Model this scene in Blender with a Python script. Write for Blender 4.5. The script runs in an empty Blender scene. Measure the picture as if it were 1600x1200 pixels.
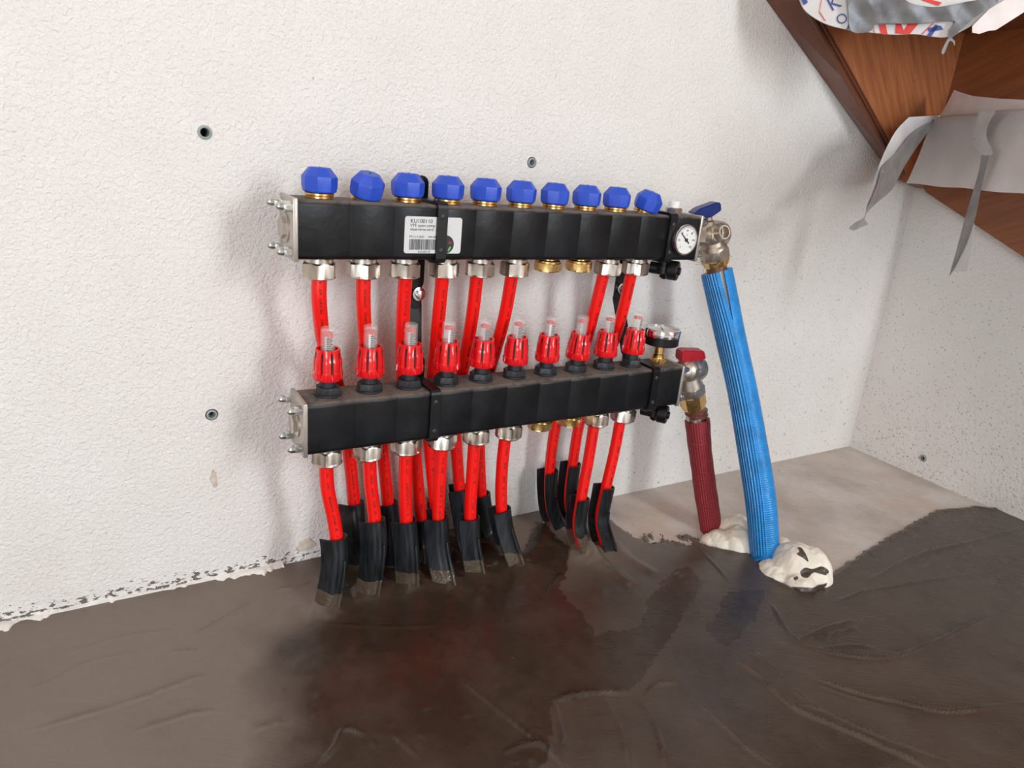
import bpy, bmesh, math, random
import numpy as np
from mathutils import Vector, Matrix
random.seed(7); rng = np.random.default_rng(7)
SC = bpy.context.scene; COL = SC.collection

# ---------------------------------------------------------------- camera
F = 1109.0; CAM = np.array([-0.222188, -0.866928, 0.574433])
def _rot(p, t, r):
    cp, sp = math.cos(p), math.sin(p); ct, st = math.cos(t), math.sin(t); cr, sr = math.cos(r), math.sin(r)
    f = np.array([sp*ct, cp*ct, -st]); r0 = np.array([cp, -sp, 0]); d0 = np.cross(f, r0)
    return np.array([cr*r0+sr*d0, -sr*r0+cr*d0, f])
MR = _rot(0.560597, 0.320399, -0.093749)
cd = bpy.data.cameras.new('camera'); cam = bpy.data.objects.new('camera', cd); COL.objects.link(cam)
cd.sensor_width = 36; cd.lens = F/1600*36; cd.clip_start = 0.02
cam.matrix_world = Matrix([[MR[0][i], -MR[1][i], -MR[2][i], CAM[i]] for i in range(3)] + [[0, 0, 0, 1]])
SC.camera = cam
# ---------------------------------------------------------------- light and exposure
SC.view_settings.view_transform = 'Standard'; SC.view_settings.look = 'None'
SC.view_settings.exposure = 0.10; SC.view_settings.gamma = 1.0
try: SC.view_settings.use_curve_mapping = False
except Exception: pass
w = bpy.data.worlds.new('world'); SC.world = w; w.use_nodes = True
w.node_tree.nodes['Background'].inputs[0].default_value = (1.0, 0.86, 0.74, 1)
w.node_tree.nodes['Background'].inputs[1].default_value = 0.50
def area(name, loc, target, sx, sy, power, col):
    d = bpy.data.lights.new(name, 'AREA'); d.shape = 'RECTANGLE'; d.size = sx; d.size_y = sy
    d.energy = power; d.color = col
    o = bpy.data.objects.new(name, d); COL.objects.link(o); o.location = loc
    o.rotation_euler = (Vector(target)-Vector(loc)).to_track_quat('-Z', 'Y').to_euler(); return o
area('window_daylight_right', (1.3, -2.9, 1.3), (0.7, 0, 0.4), 0.9, 1.2, 84, (0.90, 0.96, 1.0))
area('window_daylight_left', (-1.6, -2.6, 0.75), (-.1, 0, 0.15), 0.9, 1.0, 35, (0.78, 0.90, 1.0))

area('warm_fill_light', (-0.9, -1.3, 2.3), (-0.3, 0, 0.8), 0.5, 0.5, 5, (1.0, 0.62, 0.42))  # added fill without a visible source, warms the upper left wall

# ---------------------------------------------------------------- helpers
def ray(px, py): return MR.T @ np.array([(px-800)/F, (py-600)/F, 1.0])
def on(ax, val, px, py):
    d = ray(px, py); return CAM + d*((val-CAM[ax])/d[ax])
def at_y(px, py, y): return Vector(on(1, y, px, py))
def at_z(px, py, z=0.0): return Vector(on(2, z, px, py))
def at_x(px, py, x): return Vector(on(0, x, px, py))
def plane_map(A, B):
    n = np.array([-(B[1]-A[1]), B[0]-A[0], 0.0]); n /= np.linalg.norm(n); k = n @ np.array([A[0], A[1], 0])
    if n @ (CAM-np.array([A[0], A[1], 0])) < 0: n = -n; k = -k
    def f(px, py, off=0.0):
        d = ray(px, py); return Vector(CAM + d*((k+off-n @ CAM)/(n @ d)))
    return f

def new_bm(): return bmesh.new()
def add_lathe(bm, prof, seg=24, mat=None, rfun=None, caps=True, closed=False):
    """prof [(r,z)], revolved about z; rfun(angle, index) scales the radius."""
    mat = mat or Matrix.Identity(4); rings = []
    for j, (r, z) in enumerate(prof):
        ring = []
        for i in range(seg):
            a = 2*math.pi*i/seg; rr = r*(rfun(a, j) if rfun else 1)
            ring.append(bm.verts.new(mat @ Vector((rr*math.cos(a), rr*math.sin(a), z))))
        rings.append(ring)
    n = len(rings)
    for j in range(n if closed else n-1):
        A, B = rings[j], rings[(j+1) % n]
        for i in range(seg): bm.faces.new((A[i], A[(i+1) % seg], B[(i+1) % seg], B[i]))
    if caps and not closed:
        bm.faces.new(list(reversed(rings[0]))); bm.faces.new(rings[-1])
def add_box(bm, c, s, bev=0, mat=None, seg=2):
    r = bmesh.ops.create_cube(bm, size=1.0); vs = r['verts']
    for v in vs: v.co = Vector((v.co.x*s[0]+c[0], v.co.y*s[1]+c[1], v.co.z*s[2]+c[2]))
    if bev:
        es = list({e for v in vs for e in v.link_edges})
        rr = bmesh.ops.bevel(bm, geom=es, offset=bev, segments=seg, affect='EDGES', profile=0.5)
        vs = list({v for f in rr['faces'] for v in f.verts} | {v for v in vs if v.is_valid})
    if mat: bmesh.ops.transform(bm, matrix=mat, verts=vs)
    return vs
def smooth_path(pts, n=10):
    """Catmull-Rom through 3D points"""
    P = [np.array(p, float) for p in pts]; P = [2*P[0]-P[1]] + P + [2*P[-1]-P[-2]]; out = []
    for i in range(1, len(P)-2):
        for k in range(n):
            t = k/n; a, b, c, d = P[i-1:i+3]
            out.append(0.5*((2*b)+(c-a)*t+(2*a-5*b+4*c-d)*t*t+(3*b-a-3*c+d)*t**3))
    out.append(P[-2]); return out
def frames(path, xref=(1, 0, 0)):
    fr = []; x = np.array(xref, float)
    for i, p in enumerate(path):
        t = path[min(i+1, len(path)-1)] - path[max(i-1, 0)]; t = t/np.linalg.norm(t)
        x = np.array(xref, float); x = x - t*(x@t); x /= np.linalg.norm(x); fr.append((t, x, np.cross(t, x)))
    return fr
def add_sweep(bm, path, section, xref=(1, 0, 0), caps=True, closed=True, uv=True):
    """section(i, s) -> list of (a, b) offsets along x' and t x x'"""
    path = [np.array(p, float) for p in path]; fr = frames(path, xref)
    L = [0]
    for i in range(1, len(path)): L.append(L[-1]+np.linalg.norm(path[i]-path[i-1]))
    rings = []
    for i, (t, x, y) in enumerate(fr):
        rings.append([bm.verts.new(Vector(path[i]+a*x+b*y)) for a, b in section(i, L[i]/L[-1])])
    m = len(rings[0]); ul = bm.loops.layers.uv.verify() if uv else None
    for i in range(len(rings)-1):
        for k in range(m if closed else m-1):
            k2 = (k+1) % m
            f = bm.faces.new((rings[i][k], rings[i][k2], rings[i+1][k2], rings[i+1][k]))
            if uv:
                for lp, (u, v) in zip(f.loops, ((k/m, L[i]), ((k+1)/m, L[i]), ((k+1)/m, L[i+1]), (k/m, L[i+1]))): lp[ul].uv = (u, v)
    if caps and closed: bm.faces.new(list(reversed(rings[0]))); bm.faces.new(rings[-1])
def circ(r, n=20): return [(r*math.cos(2*math.pi*k/n), r*math.sin(2*math.pi*k/n)) for k in range(n)]
def add_prism(bm, pts, f0, f1):
    """polygon pts in 2D; f0/f1 map a 2D point to 3D for the two faces"""
    A = [bm.verts.new(f0(*p)) for p in pts]; B = [bm.verts.new(f1(*p)) for p in pts]; n = len(pts)
    bm.faces.new(A); bm.faces.new(list(reversed(B)))
    for i in range(n): bm.faces.new((A[i], B[i], B[(i+1) % n], A[(i+1) % n]))
def obj(name, bm, m, parent=None, loc=(0, 0, 0), smooth=True, origin=None, ang=35):
    """link bm as one mesh object; with origin given, world coordinates are re-based there"""
    if origin is not None:
        bmesh.ops.translate(bm, vec=-Vector(origin), verts=bm.verts[:]); loc = Vector(origin)
        if parent is not None:
            q = parent; off = Vector((0, 0, 0))
            while q is not None: off += Vector(q.location); q = q.parent
            loc = loc-off
    bmesh.ops.recalc_face_normals(bm, faces=bm.faces[:])
    me = bpy.data.meshes.new(name); bm.to_mesh(me); bm.free()
    if smooth:
        for p in me.polygons: p.use_smooth = True
        try: me.set_sharp_from_angle(angle=math.radians(ang))
        except Exception: pass
    for mm in (m if isinstance(m, (list, tuple)) else [m]): me.materials.append(mm)
    o = bpy.data.objects.new(name, me); COL.objects.link(o); o.parent = parent; o.location = loc; return o
def inst(name, src, parent, loc, rot=None):
    o = src.copy(); o.name = name; COL.objects.link(o); o.parent = parent; o.location = loc
    if rot: o.rotation_euler = rot
    for ch in list(src.children):
        c = ch.copy(); COL.objects.link(c); c.parent = o
    return o
def thing(name, label, cat, loc=(0, 0, 0), group=None):
    o = bpy.data.objects.new(name, None); COL.objects.link(o); o.location = loc; o.empty_display_size = 0.02
    tag(o, label, cat, group); return o
def tag(o, label=None, cat=None, group=None, kind=None):
    if label: o['label'] = label
    if cat: o['category'] = cat
    if group: o['group'] = group
    if kind: o['kind'] = kind
    return o
def text_mesh(body, size=1.0, align='LEFT'):
    c = bpy.data.curves.new('t', 'FONT'); c.body = body; c.size = size; c.align_x = align
    o = bpy.data.objects.new('t', c); COL.objects.link(o); dg = bpy.context.evaluated_depsgraph_get()
    me = bpy.data.meshes.new_from_object(o.evaluated_get(dg)); bpy.data.objects.remove(o); return me
def add_text(bm, body, size, fn, align='LEFT'):
    me = text_mesh(body, size, align); vs = [bm.verts.new(fn(v.co.x, v.co.y)) for v in me.vertices]
    for p in me.polygons:
        try: bm.faces.new([vs[i] for i in p.vertices])
        except ValueError: pass
    bpy.data.meshes.remove(me)

# ---------------------------------------------------------------- materials
class NT:
    def __init__(s, name):
        s.m = bpy.data.materials.new(name); s.m.use_nodes = True; s.t = s.m.node_tree
        s.b = s.t.nodes['Principled BSDF']; s.out = s.t.nodes['Material Output']
    def n(s, typ, ins=None, **kw):
        x = s.t.nodes.new(typ)
        for k, v in kw.items(): setattr(x, k, v)
        for k, v in (ins or {}).items():
            if isinstance(v, bpy.types.NodeSocket): s.t.links.new(v, x.inputs[k])
            else: x.inputs[k].default_value = v
        return x
    def l(s, a, b): s.t.links.new(a, b)
    def math(s, op, a, b=0.0, clamp=False):
        x = s.n('ShaderNodeMath', {0: a, 1: b}, operation=op); x.use_clamp = clamp; return x.outputs[0]
    def noise(s, vec, scale, detail=3, rough=0.5, dist=0.0):
        return s.n('ShaderNodeTexNoise', {'Vector': vec, 'Scale': scale, 'Detail': detail, 'Roughness': rough, 'Distortion': dist}).outputs['Fac']
    def ramp(s, fac, stops, mode='LINEAR'):
        x = s.n('ShaderNodeValToRGB', {'Fac': fac}); cr = x.color_ramp; cr.interpolation = mode
        while len(cr.elements) < len(stops): cr.elements.new(0.5)
        for e, (p, c) in zip(cr.elements, stops): e.position = p; e.color = c if len(c) == 4 else (*c, 1)
        return x.outputs['Color']
    def step(s, fac, a, b):
        x = s.n('ShaderNodeMapRange', {'Value': fac, 'From Min': a, 'From Max': b}); return x.outputs[0]
    def mix(s, f, a, b):
        x = s.n('ShaderNodeMix', data_type='RGBA')
        for k, v in ((0, f), (6, a), (7, b)):
            if isinstance(v, bpy.types.NodeSocket): s.l(v, x.inputs[k])
            else: x.inputs[k].default_value = v if k == 0 else (*v, 1)
        return x.outputs[2]
    def bump(s, h, strength=0.3, dist=0.001):
        x = s.n('ShaderNodeBump', {'Height': h, 'Strength': strength, 'Distance': dist}); s.l(x.outputs[0], s.b.inputs['Normal'])
    def set(s, **kw):
        for k, v in kw.items():
            k = {'base': 'Base Color', 'rough': 'Roughness', 'metal': 'Metallic', 'ior': 'IOR', 'trans': 'Transmission Weight',
                 'coat': 'Coat Weight', 'coatr': 'Coat Roughness', 'spec': 'Specular IOR Level', 'sss': 'Subsurface Weight'}[k]
            if isinstance(v, bpy.types.NodeSocket): s.l(v, s.b.inputs[k])
            else: s.b.inputs[k].default_value = (*v, 1) if isinstance(v, tuple) else v
        return s
    def rs(s, v, rot, sc):
        a = s.n('ShaderNodeMapping', {'Vector': v, 'Rotation': rot}).outputs[0]; return s.n('ShaderNodeMapping', {'Vector': a, 'Scale': sc}).outputs[0]
    def obj(s): return s.n('ShaderNodeTexCoord').outputs['Object']
    def pos(s): return s.n('ShaderNodeNewGeometry').outputs['Position']
def simple(name, c, rough=0.5, metal=0.0, nscale=None, amt=0.15, bump=0.0, bscale=300, **kw):
    t = NT(name); t.set(base=c, rough=rough, metal=metal, **kw)
    if nscale:
        f = t.noise(t.obj(), nscale, 4); d = tuple(x*(1-amt) for x in c); u = tuple(min(1, x*(1+amt)) for x in c)
        t.set(base=t.mix(t.step(f, .3, .7), d, u)); t.set(rough=t.math('ADD', rough-.08, t.math('MULTIPLY', f, .16)))
    if bump: t.bump(t.noise(t.obj(), bscale, 3), bump, .0006)
    return t.m

def wall_material(name, splat):
    t = NT(name); p = t.pos(); sx = t.n('ShaderNodeSeparateXYZ', {0: p}); X, Y, Z = sx.outputs
    n1 = t.noise(p, 190, 2, .5, .6); n2 = t.noise(p, 420, 2); n3 = t.noise(p, 14, 3)
    base = t.mix(t.step(n3, .3, .75), (.79, .755, .72), (.82, .79, .76))
    # grey cement splashes, denser to the right and towards the floor
    dens = t.math('MULTIPLY', t.step(Z, .55, .05), t.step(X, .38, .95)) if splat == 'back' else t.step(Z, .52, .0)
    vor = t.n('ShaderNodeTexVoronoi', {'Vector': p, 'Scale': 95.0, 'Randomness': 1.0})
    vd = t.math('ADD', vor.outputs['Distance'], t.math('MULTIPLY', t.math('SUBTRACT', t.noise(p, 420, 2), .5), .35))
    csep = t.n('ShaderNodeSeparateXYZ', {0: vor.outputs['Color']})
    size = t.math('MULTIPLY', t.math('MULTIPLY', csep.outputs[0], csep.outputs[0]), t.math('ADD', .15, t.math('MULTIPLY', dens, .24)))
    gate = t.math('LESS_THAN', csep.outputs[1], t.math('ADD', .006, t.math('MULTIPLY', dens, .80)))
    spk = t.math('MULTIPLY', t.math('LESS_THAN', vd, size), gate)
    spk = t.math('MULTIPLY', spk, t.step(csep.outputs[2], -.3, 1.2))
    base = t.mix(t.math('MULTIPLY', spk, .75), base, (.33, .31, .28))
    v2 = t.n('ShaderNodeTexVoronoi', {'Vector': p, 'Scale': 230.0}); c2 = t.n('ShaderNodeSeparateXYZ', {0: v2.outputs['Color']})
    s2_ = t.math('MULTIPLY', t.math('LESS_THAN', v2.outputs['Distance'], t.math('MULTIPLY', c2.outputs[0], .33)), t.math('LESS_THAN', c2.outputs[1], t.math('MULTIPLY', dens, .7)))
    base = t.mix(t.math('MULTIPLY', s2_, .6), base, (.36, .33, .29))
    # soft brown dirt haze near the floor to the right
    haze = t.math('MULTIPLY', t.step(t.noise(p, 9, 4), .45, .75), t.step(Z, .3, .0))
    base = t.mix(t.math('MULTIPLY', haze, .22), base, (.55, .47, .38))
    # cement smears in a broken line just above the floor
    if splat == 'back':
        sm = t.n('ShaderNodeMapping', {'Vector': p, 'Scale': (1.0, 1.0, 2.2)}).outputs[0]
        ns = t.noise(sm, 95, 4, .65)
        band = t.math('MULTIPLY', t.step(Z, .030, .010), t.step(X, .08, -.02))
        ss = t.math('GREATER_THAN', t.math('ADD', ns, t.math('MULTIPLY', band, .15)), .66)
        ss = t.math('MULTIPLY', ss, t.math('GREATER_THAN', band, .05))
        base = t.mix(ss, base, (.16, .14, .13))
    t.set(base=base, rough=.75, spec=.25)
    h = t.math('ADD', t.math('MULTIPLY', n1, 1.0), t.math('MULTIPLY', n2, .45)); t.bump(h, .75, .0032)
    return t.m
M = {}
M['wall'] = wall_material('textured_wall_paint', 'back'); M['wall_right'] = wall_material('textured_side_wall_paint', 'right')
def concrete():
    t = NT('dry_concrete'); p = t.pos()
    s = t.rs(p, (0, 0, .9), (1, 3, 1))
    a = t.noise(p, 9, 5, .6); b = t.noise(s, 30, 4, .65); c = t.noise(p, 5, 3)
    base = t.ramp(a, [(.3, (.43, .38, .345)), (.55, (.58, .525, .485)), (.75, (.68, .63, .59))])
    base = t.mix(t.math('MULTIPLY', t.step(c, .5, .72), .35), base, (.62, .40, .27))
    base = t.mix(t.math('MULTIPLY', t.step(b, .60, .72), .5), base, (.33, .28, .24))
    base = t.mix(t.math('MULTIPLY', t.step(t.noise(p, 70, 5, .7), .62, .7), .5), base, (.20, .165, .14))
    t.set(base=base, rough=.72, spec=.3); t.bump(t.math('ADD', b, t.noise(p, 220, 3)), .35, .0015); return t.m
M['concrete'] = concrete()
def screed():
    t = NT('wet_screed'); p = t.pos()
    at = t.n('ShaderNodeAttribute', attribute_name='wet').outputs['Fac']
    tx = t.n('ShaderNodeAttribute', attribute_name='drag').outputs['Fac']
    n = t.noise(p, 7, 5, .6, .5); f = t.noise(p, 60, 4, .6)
    wet_sheen = t.math('ADD', at, t.math('MULTIPLY', t.math('SUBTRACT', f, .5), .25), clamp=True)
    base = t.mix(wet_sheen, (.185, .148, .122), (.036, .023, .0145))  # reflections on the wet film are painted into these grey and dark tones
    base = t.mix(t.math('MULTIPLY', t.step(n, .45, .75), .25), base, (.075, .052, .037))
    r = t.math('SUBTRACT', .44, t.math('MULTIPLY', wet_sheen, .20)); r = t.math('ADD', r, t.math('MULTIPLY', t.math('SUBTRACT', f, .5), .12))
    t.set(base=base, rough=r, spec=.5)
    ln = t.rs(p, (0, 0, -.95), (170, 10, 1))
    lines = t.math('MULTIPLY', t.noise(ln, 2.2, 3, .6), tx)
    h = t.math('ADD', t.math('MULTIPLY', lines, .9), t.math('MULTIPLY', t.noise(p, 28, 4, .55, .8), .9))
    t.bump(h, .5, .0016); return t.m
M['screed'] = screed()
def black_shell():
    t = NT('black_insulation_shell'); p = t.obj(); g = t.n('ShaderNodeNewGeometry'); nz = t.n('ShaderNodeSeparateXYZ', {0: g.outputs['Normal']}).outputs[2]
    a = t.noise(p, 28, 3); b = t.noise(p, 160, 4, .6)
    base = t.mix(t.step(a, .4, .75), (.0045, .005, .006), (.013, .014, .017))
    dust = t.math('MULTIPLY', t.step(nz, .3, .9), t.step(t.math('ADD', t.math('MULTIPLY', a, .6), t.math('MULTIPLY', b, .4)), .28, .52))
    base = t.mix(t.math('MULTIPLY', dust, .85), base, (.20, .17, .15)); t.set(spec=.27)
    vor = t.n('ShaderNodeTexVoronoi', {'Vector': p, 'Scale': 330.0}); cs = t.n('ShaderNodeSeparateXYZ', {0: vor.outputs['Color']})
    sp = t.math('MULTIPLY', t.math('LESS_THAN', vor.outputs['Distance'], .22), t.math('LESS_THAN', cs.outputs[0], t.math('ADD', .0012, t.math('MULTIPLY', t.step(nz, .5, .9), .05))))
    base = t.mix(sp, base, (.65, .62, .6))
    t.set(base=base, rough=t.math('ADD', .38, t.math('MULTIPLY', dust, .4))); t.bump(t.math('ADD', t.math('MULTIPLY', a, 2.5), t.math('MULTIPLY', b, .3)), .35, .0012)
    return t.m
M['shell'] = black_shell()
M['black'] = simple('black_coated_steel', (.006, .006, .007), .36, nscale=60, amt=.3, spec=.35)
M['rubber'] = simple('dark_grey_plastic', (.022, .024, .028), .48, nscale=80, amt=.2)
M['knob'] = simple('blue_plastic', (.022, .080, .56), .42, nscale=50, amt=.1, bump=.15, bscale=900)
M['brass'] = simple('brass', (.78, .52, .20), .27, 1.0, nscale=90, amt=.15, bump=.06, bscale=160)
M['nickel'] = simple('nickel_plated_brass', (.60, .54, .48), .30, 1.0, nscale=60, amt=.08, bump=.04, bscale=120)
M['cast'] = simple('satin_cast_nickel', (.56, .49, .42), .40, 1.0, nscale=90, amt=.1, bump=.15, bscale=260)
M['zinc'] = simple('zinc_plated_steel', (.62, .64, .64), .24, 1.0, nscale=70, amt=.12)
M['plate'] = simple('beige_nickel_plate', (.50, .455, .40), .42, .75, nscale=40, amt=.12)
M['chrome'] = simple('chrome', (.80, .80, .82), .10, 1.0)
M['red_plastic'] = simple('red_plastic', (.78, .006, .010), .25, nscale=60, amt=.08, coat=.3)
M['white_print'] = simple('white_print', (.82, .82, .80), .5)
M['black_print'] = simple('black_print', (.02, .02, .02), .5)
M['red_print'] = simple('red_print', (.75, .03, .02), .5); M['green_print'] = simple('green_print', (.12, .42, .10), .5)
M['label'] = simple('white_label', (.66, .66, .66), .28, nscale=20, amt=.04)
M['blue_handle'] = simple('navy_handle', (.007, .026, .15), .35, nscale=60, amt=.15)
M['red_handle'] = simple('red_handle', (.40, .012, .020), .35, nscale=60, amt=.15)
M['foam'] = simple('expanded_foam', (.84, .78, .67), .7, nscale=30, amt=.14, bump=.8, bscale=70)
M['fibre'] = simple('hemp_fibre', (.45, .36, .24), .8)
M['anchor'] = simple('grey_anchor', (.33, .37, .37), .45)
M['dark'] = simple('anchor_inside', (.03, .03, .03), .7)
M['putty'] = simple('filler_stain', (.62, .54, .45), .8, nscale=120, amt=.2, bump=.5, bscale=300)
M['pipe_core'] = simple('copper_brown_pipe', (.16, .045, .03), .35, nscale=80, amt=.2)
def glass():
    t = NT('clear_glass'); t.set(base=(.95, .93, .92), rough=.04); t.b.inputs['Alpha'].default_value = .13; return t.m
M['glass'] = glass()
def pipe():
    t = NT('red_heating_pipe'); uv = t.n('ShaderNodeUVMap').outputs[0]; s = t.n('ShaderNodeSeparateXYZ', {0: uv}); U, V = s.outputs[0], s.outputs[1]
    t.set(base=(.93, .008, .005), rough=.32)
    info = t.n('ShaderNodeObjectInfo').outputs['Random']
    u2 = t.math('FRACT', t.math('ADD', U, t.math('MULTIPLY', info, .0)))
    band = t.math('MULTIPLY', t.math('GREATER_THAN', u2, .232), t.math('LESS_THAN', u2, .290))
    vec = t.n('ShaderNodeCombineXYZ', {0: t.math('MULTIPLY', U, 60), 1: t.math('MULTIPLY', V, 900), 2: t.math('MULTIPLY', info, 50)}).outputs[0]
    word = t.math('GREATER_THAN', t.noise(t.n('ShaderNodeCombineXYZ', {0: 0.0, 1: t.math('MULTIPLY', V, 110), 2: t.math('MULTIPLY', info, 50)}).outputs[0], 1, 1), .47)
    ch = t.math('GREATER_THAN', t.noise(vec, 1, 1), .49)
    f = t.math('MULTIPLY', t.math('MULTIPLY', band, ch), word)
    t.set(base=t.mix(t.math('MULTIPLY', f, .9), (.93, .008, .005), (.05, .01, .01))); return t.m
M['pipe'] = pipe()
def guide(lo_, hi_):
    t = NT('black_guide_plastic'); o = t.obj(); z = t.n('ShaderNodeSeparateXYZ', {0: o}).outputs[2]
    n = t.noise(t.pos(), 45, 3); lim = t.n('ShaderNodeObjectInfo').outputs['Random']
    mud = t.step(t.math('ADD', z, t.math('MULTIPLY', t.math('SUBTRACT', n, .5), .016)), lo_, hi_)
    mud = t.math('MULTIPLY', mud, 1.0)
    scr = t.noise(t.n('ShaderNodeMapping', {'Vector': o, 'Scale': (1, 1, .12)}).outputs[0], 240, 3)
    base = t.mix(t.step(scr, .35, .75), (.007, .008, .009), (.024, .027, .032))
    t.set(spec=.35, base=t.mix(mud, base, (.080, .058, .040)), rough=t.math('SUBTRACT', .34, t.math('MULTIPLY', mud, .16)))
    t.bump(t.math('MULTIPLY', t.noise(t.pos(), 110, 4), mud), .8, .003); return t.m
M['guide'] = guide(.0300, .0288); M['guide_clean'] = guide(.0085, .0070)
def sleeve(name, c1, c2, ribs, weave):
    t = NT(name); uv = t.n('ShaderNodeUVMap').outputs[0]; s = t.n('ShaderNodeSeparateXYZ', {0: uv}); U, V = s.outputs[0], s.outputs[1]
    r1 = t.math('SINE', t.math('MULTIPLY', U, 6.2832*ribs)); n = t.noise(t.obj(), 40, 3)
    if weave:
        r2 = t.math('SINE', t.math('MULTIPLY', V, 6.2832*420)); h = t.math('ADD', r1, r2)
        base = t.mix(t.step(h, -1.2, 1.2), c1, c2)
        t.set(base=base, rough=.5); t.bump(t.math('ADD', h, t.math('MULTIPLY', n, 5)), .5, .0008)
    else:
        msk = t.math('MULTIPLY', t.step(U, .015, .03), t.step(U, .165, .150))
        h = t.math('ADD', t.math('MULTIPLY', r1, msk), t.math('MULTIPLY', t.math('SINE', t.math('MULTIPLY', V, 6.2832*300)), .12))
        base = t.mix(t.step(t.math('ADD', n, t.math('MULTIPLY', h, .12)), .25, .75), c1, c2)
        t.set(base=base, rough=.33); t.bump(t.math('ADD', t.math('MULTIPLY', h, 2.2), t.math('MULTIPLY', n, 4)), .6, .0011)
    return t.m
M['blue_sleeve'] = sleeve('blue_foil_sleeve', (.010, .19, .50), (.020, .30, .78), 66, False)
M['red_sleeve'] = sleeve('dark_red_woven_sleeve', (.17, .010, .017), (.42, .030, .042), 60, True)
M['sleeve_inner'] = simple('grey_foam_inner', (.42, .38, .33), .7)
def wood(name, dark, light, rot):
    t = NT(name); p = t.rs(t.pos(), rot, (2.2, 2.2, 34))
    a = t.noise(p, 3.2, 5, .62, .4); b = t.noise(t.pos(), 5, 3)
    base = t.mix(t.step(a, .3, .72), dark, light); base = t.mix(t.math('MULTIPLY', t.step(b, .4, .7), .35), base, tuple(x*.75 for x in dark))
    t.set(base=base, rough=.34, coat=.25, coatr=.2); t.bump(a, .12, .0006); return t.m
M['wood'] = wood('reddish_brown_wood', (.27, .080, .026), (.56, .200, .070), (0, math.radians(-50), 0))
M['wood_side'] = wood('reddish_brown_wood_side', (.20, .055, .015), (.33, .105, .032), (math.radians(25), 0, 0))
M['wood_edge'] = wood('stained_wood_edge', (.12, .038, .018), (.20, .068, .034), (0, math.radians(-31), 0))
M['paper'] = simple('white_paper', (.86, .84, .83), .55, nscale=14, amt=.07, bump=.35, bscale=22)
M['pink_paper'] = simple('off_white_card', (.86, .79, .77), .7, nscale=40, amt=.06, bump=.3, bscale=90)
M['bag'] = simple('white_paper_bag', (.68, .65, .63), .5, nscale=20, amt=.08, bump=.5, bscale=40)
M['tape'] = simple('silver_duct_tape', (.46, .45, .45), .42, .15, nscale=30, amt=.2, bump=.5, bscale=60)
M['tape_dark'] = simple('crinkled_silver_tape', (.15, .146, .15), .32, .25, nscale=40, amt=.25, bump=.7, bscale=60)
M['blue_ink'] = simple('blue_ink', (.03, .06, .28), .5)
M['seal'] = simple('chipped_white_filler', (.78, .75, .71), .8, nscale=90, amt=.1, bump=.6, bscale=200)

# ---------------------------------------------------------------- room shell
XC = 1.2389
def wall_with_holes(name, lo, hi, mat, holes, axis):
    bm = new_bm(); add_box(bm, [(a+b)/2 for a, b in zip(lo, hi)], [b-a for a, b in zip(lo, hi)])
    o = obj(name, bm, mat, smooth=False); cs = []
    for h in holes:
        b2 = new_bm(); R = Matrix.Rotation(math.pi/2, 4, 'X') if axis == 'y' else Matrix.Rotation(math.pi/2, 4, 'Y')
        add_lathe(b2, [(.0075, -.03), (.0075, .03)], 24, Matrix.Translation(h) @ R); c = obj('c', b2, mat); cs.append(c)
        md = o.modifiers.new('b', 'BOOLEAN'); md.object = c; md.operation = 'DIFFERENCE'; md.solver = 'EXACT'
    if cs:
        bpy.context.view_layer.update(); dg = bpy.context.evaluated_depsgraph_get()
        me = bpy.data.meshes.new_from_object(o.evaluated_get(dg)); o.modifiers.clear(); o.data = me; me.name = name
        for c in cs: bpy.data.objects.remove(c)
    tag(o, kind='structure'); return o
plug_back = [at_y(320, 207, 0), at_y(831, 254, 0), at_y(331, 648, 0)]; plug_right = [at_x(1442, 716, XC)]
wall_with_holes('wall_back', (-2.4, 0, -.05), (XC+.15, .12, 2.5), M['wall'], plug_back, 'y')
wall_with_holes('wall_right', (XC, -3.2, -.05), (XC+.15, 0, 2.5), M['wall_right'], plug_right, 'x')
bm = new_bm(); add_box(bm, (-.5, -1.55, -.05), (3.6, 3.3, .1)); tag(obj('floor', bm, M['concrete'], smooth=False), kind='structure')

labels = ['open grey wall plug high on the wall, left of the blue knobs', 'small grey wall plug above the row of blue knobs',
          'grey wall plug low on the wall, left of the lower manifold', 'light grey wall plug low on the right-hand wall near the corner']
for k, h in enumerate(plug_back+plug_right):
    R = Matrix.Rotation(math.pi/2, 4, 'X') if k < 3 else Matrix.Rotation(-math.pi/2, 4, 'Y')
    bm = new_bm(); r = (.0074, .0062, .0062, .0066)[k]
    add_lathe(bm, [(r*.62, -.028), (r*.62, .0008), (r*.75, .0018), (r, .0008), (r, -.028)], 24, R, closed=True)
    o = obj('wall_plug', bm, M['anchor'], loc=h); tag(o, labels[k], 'wall plug')
    bm = new_bm(); add_lathe(bm, [(r*.6, -.029), (r*.6, -.026)], 20, R); obj('plug_end', bm, M['dark'], o)
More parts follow.
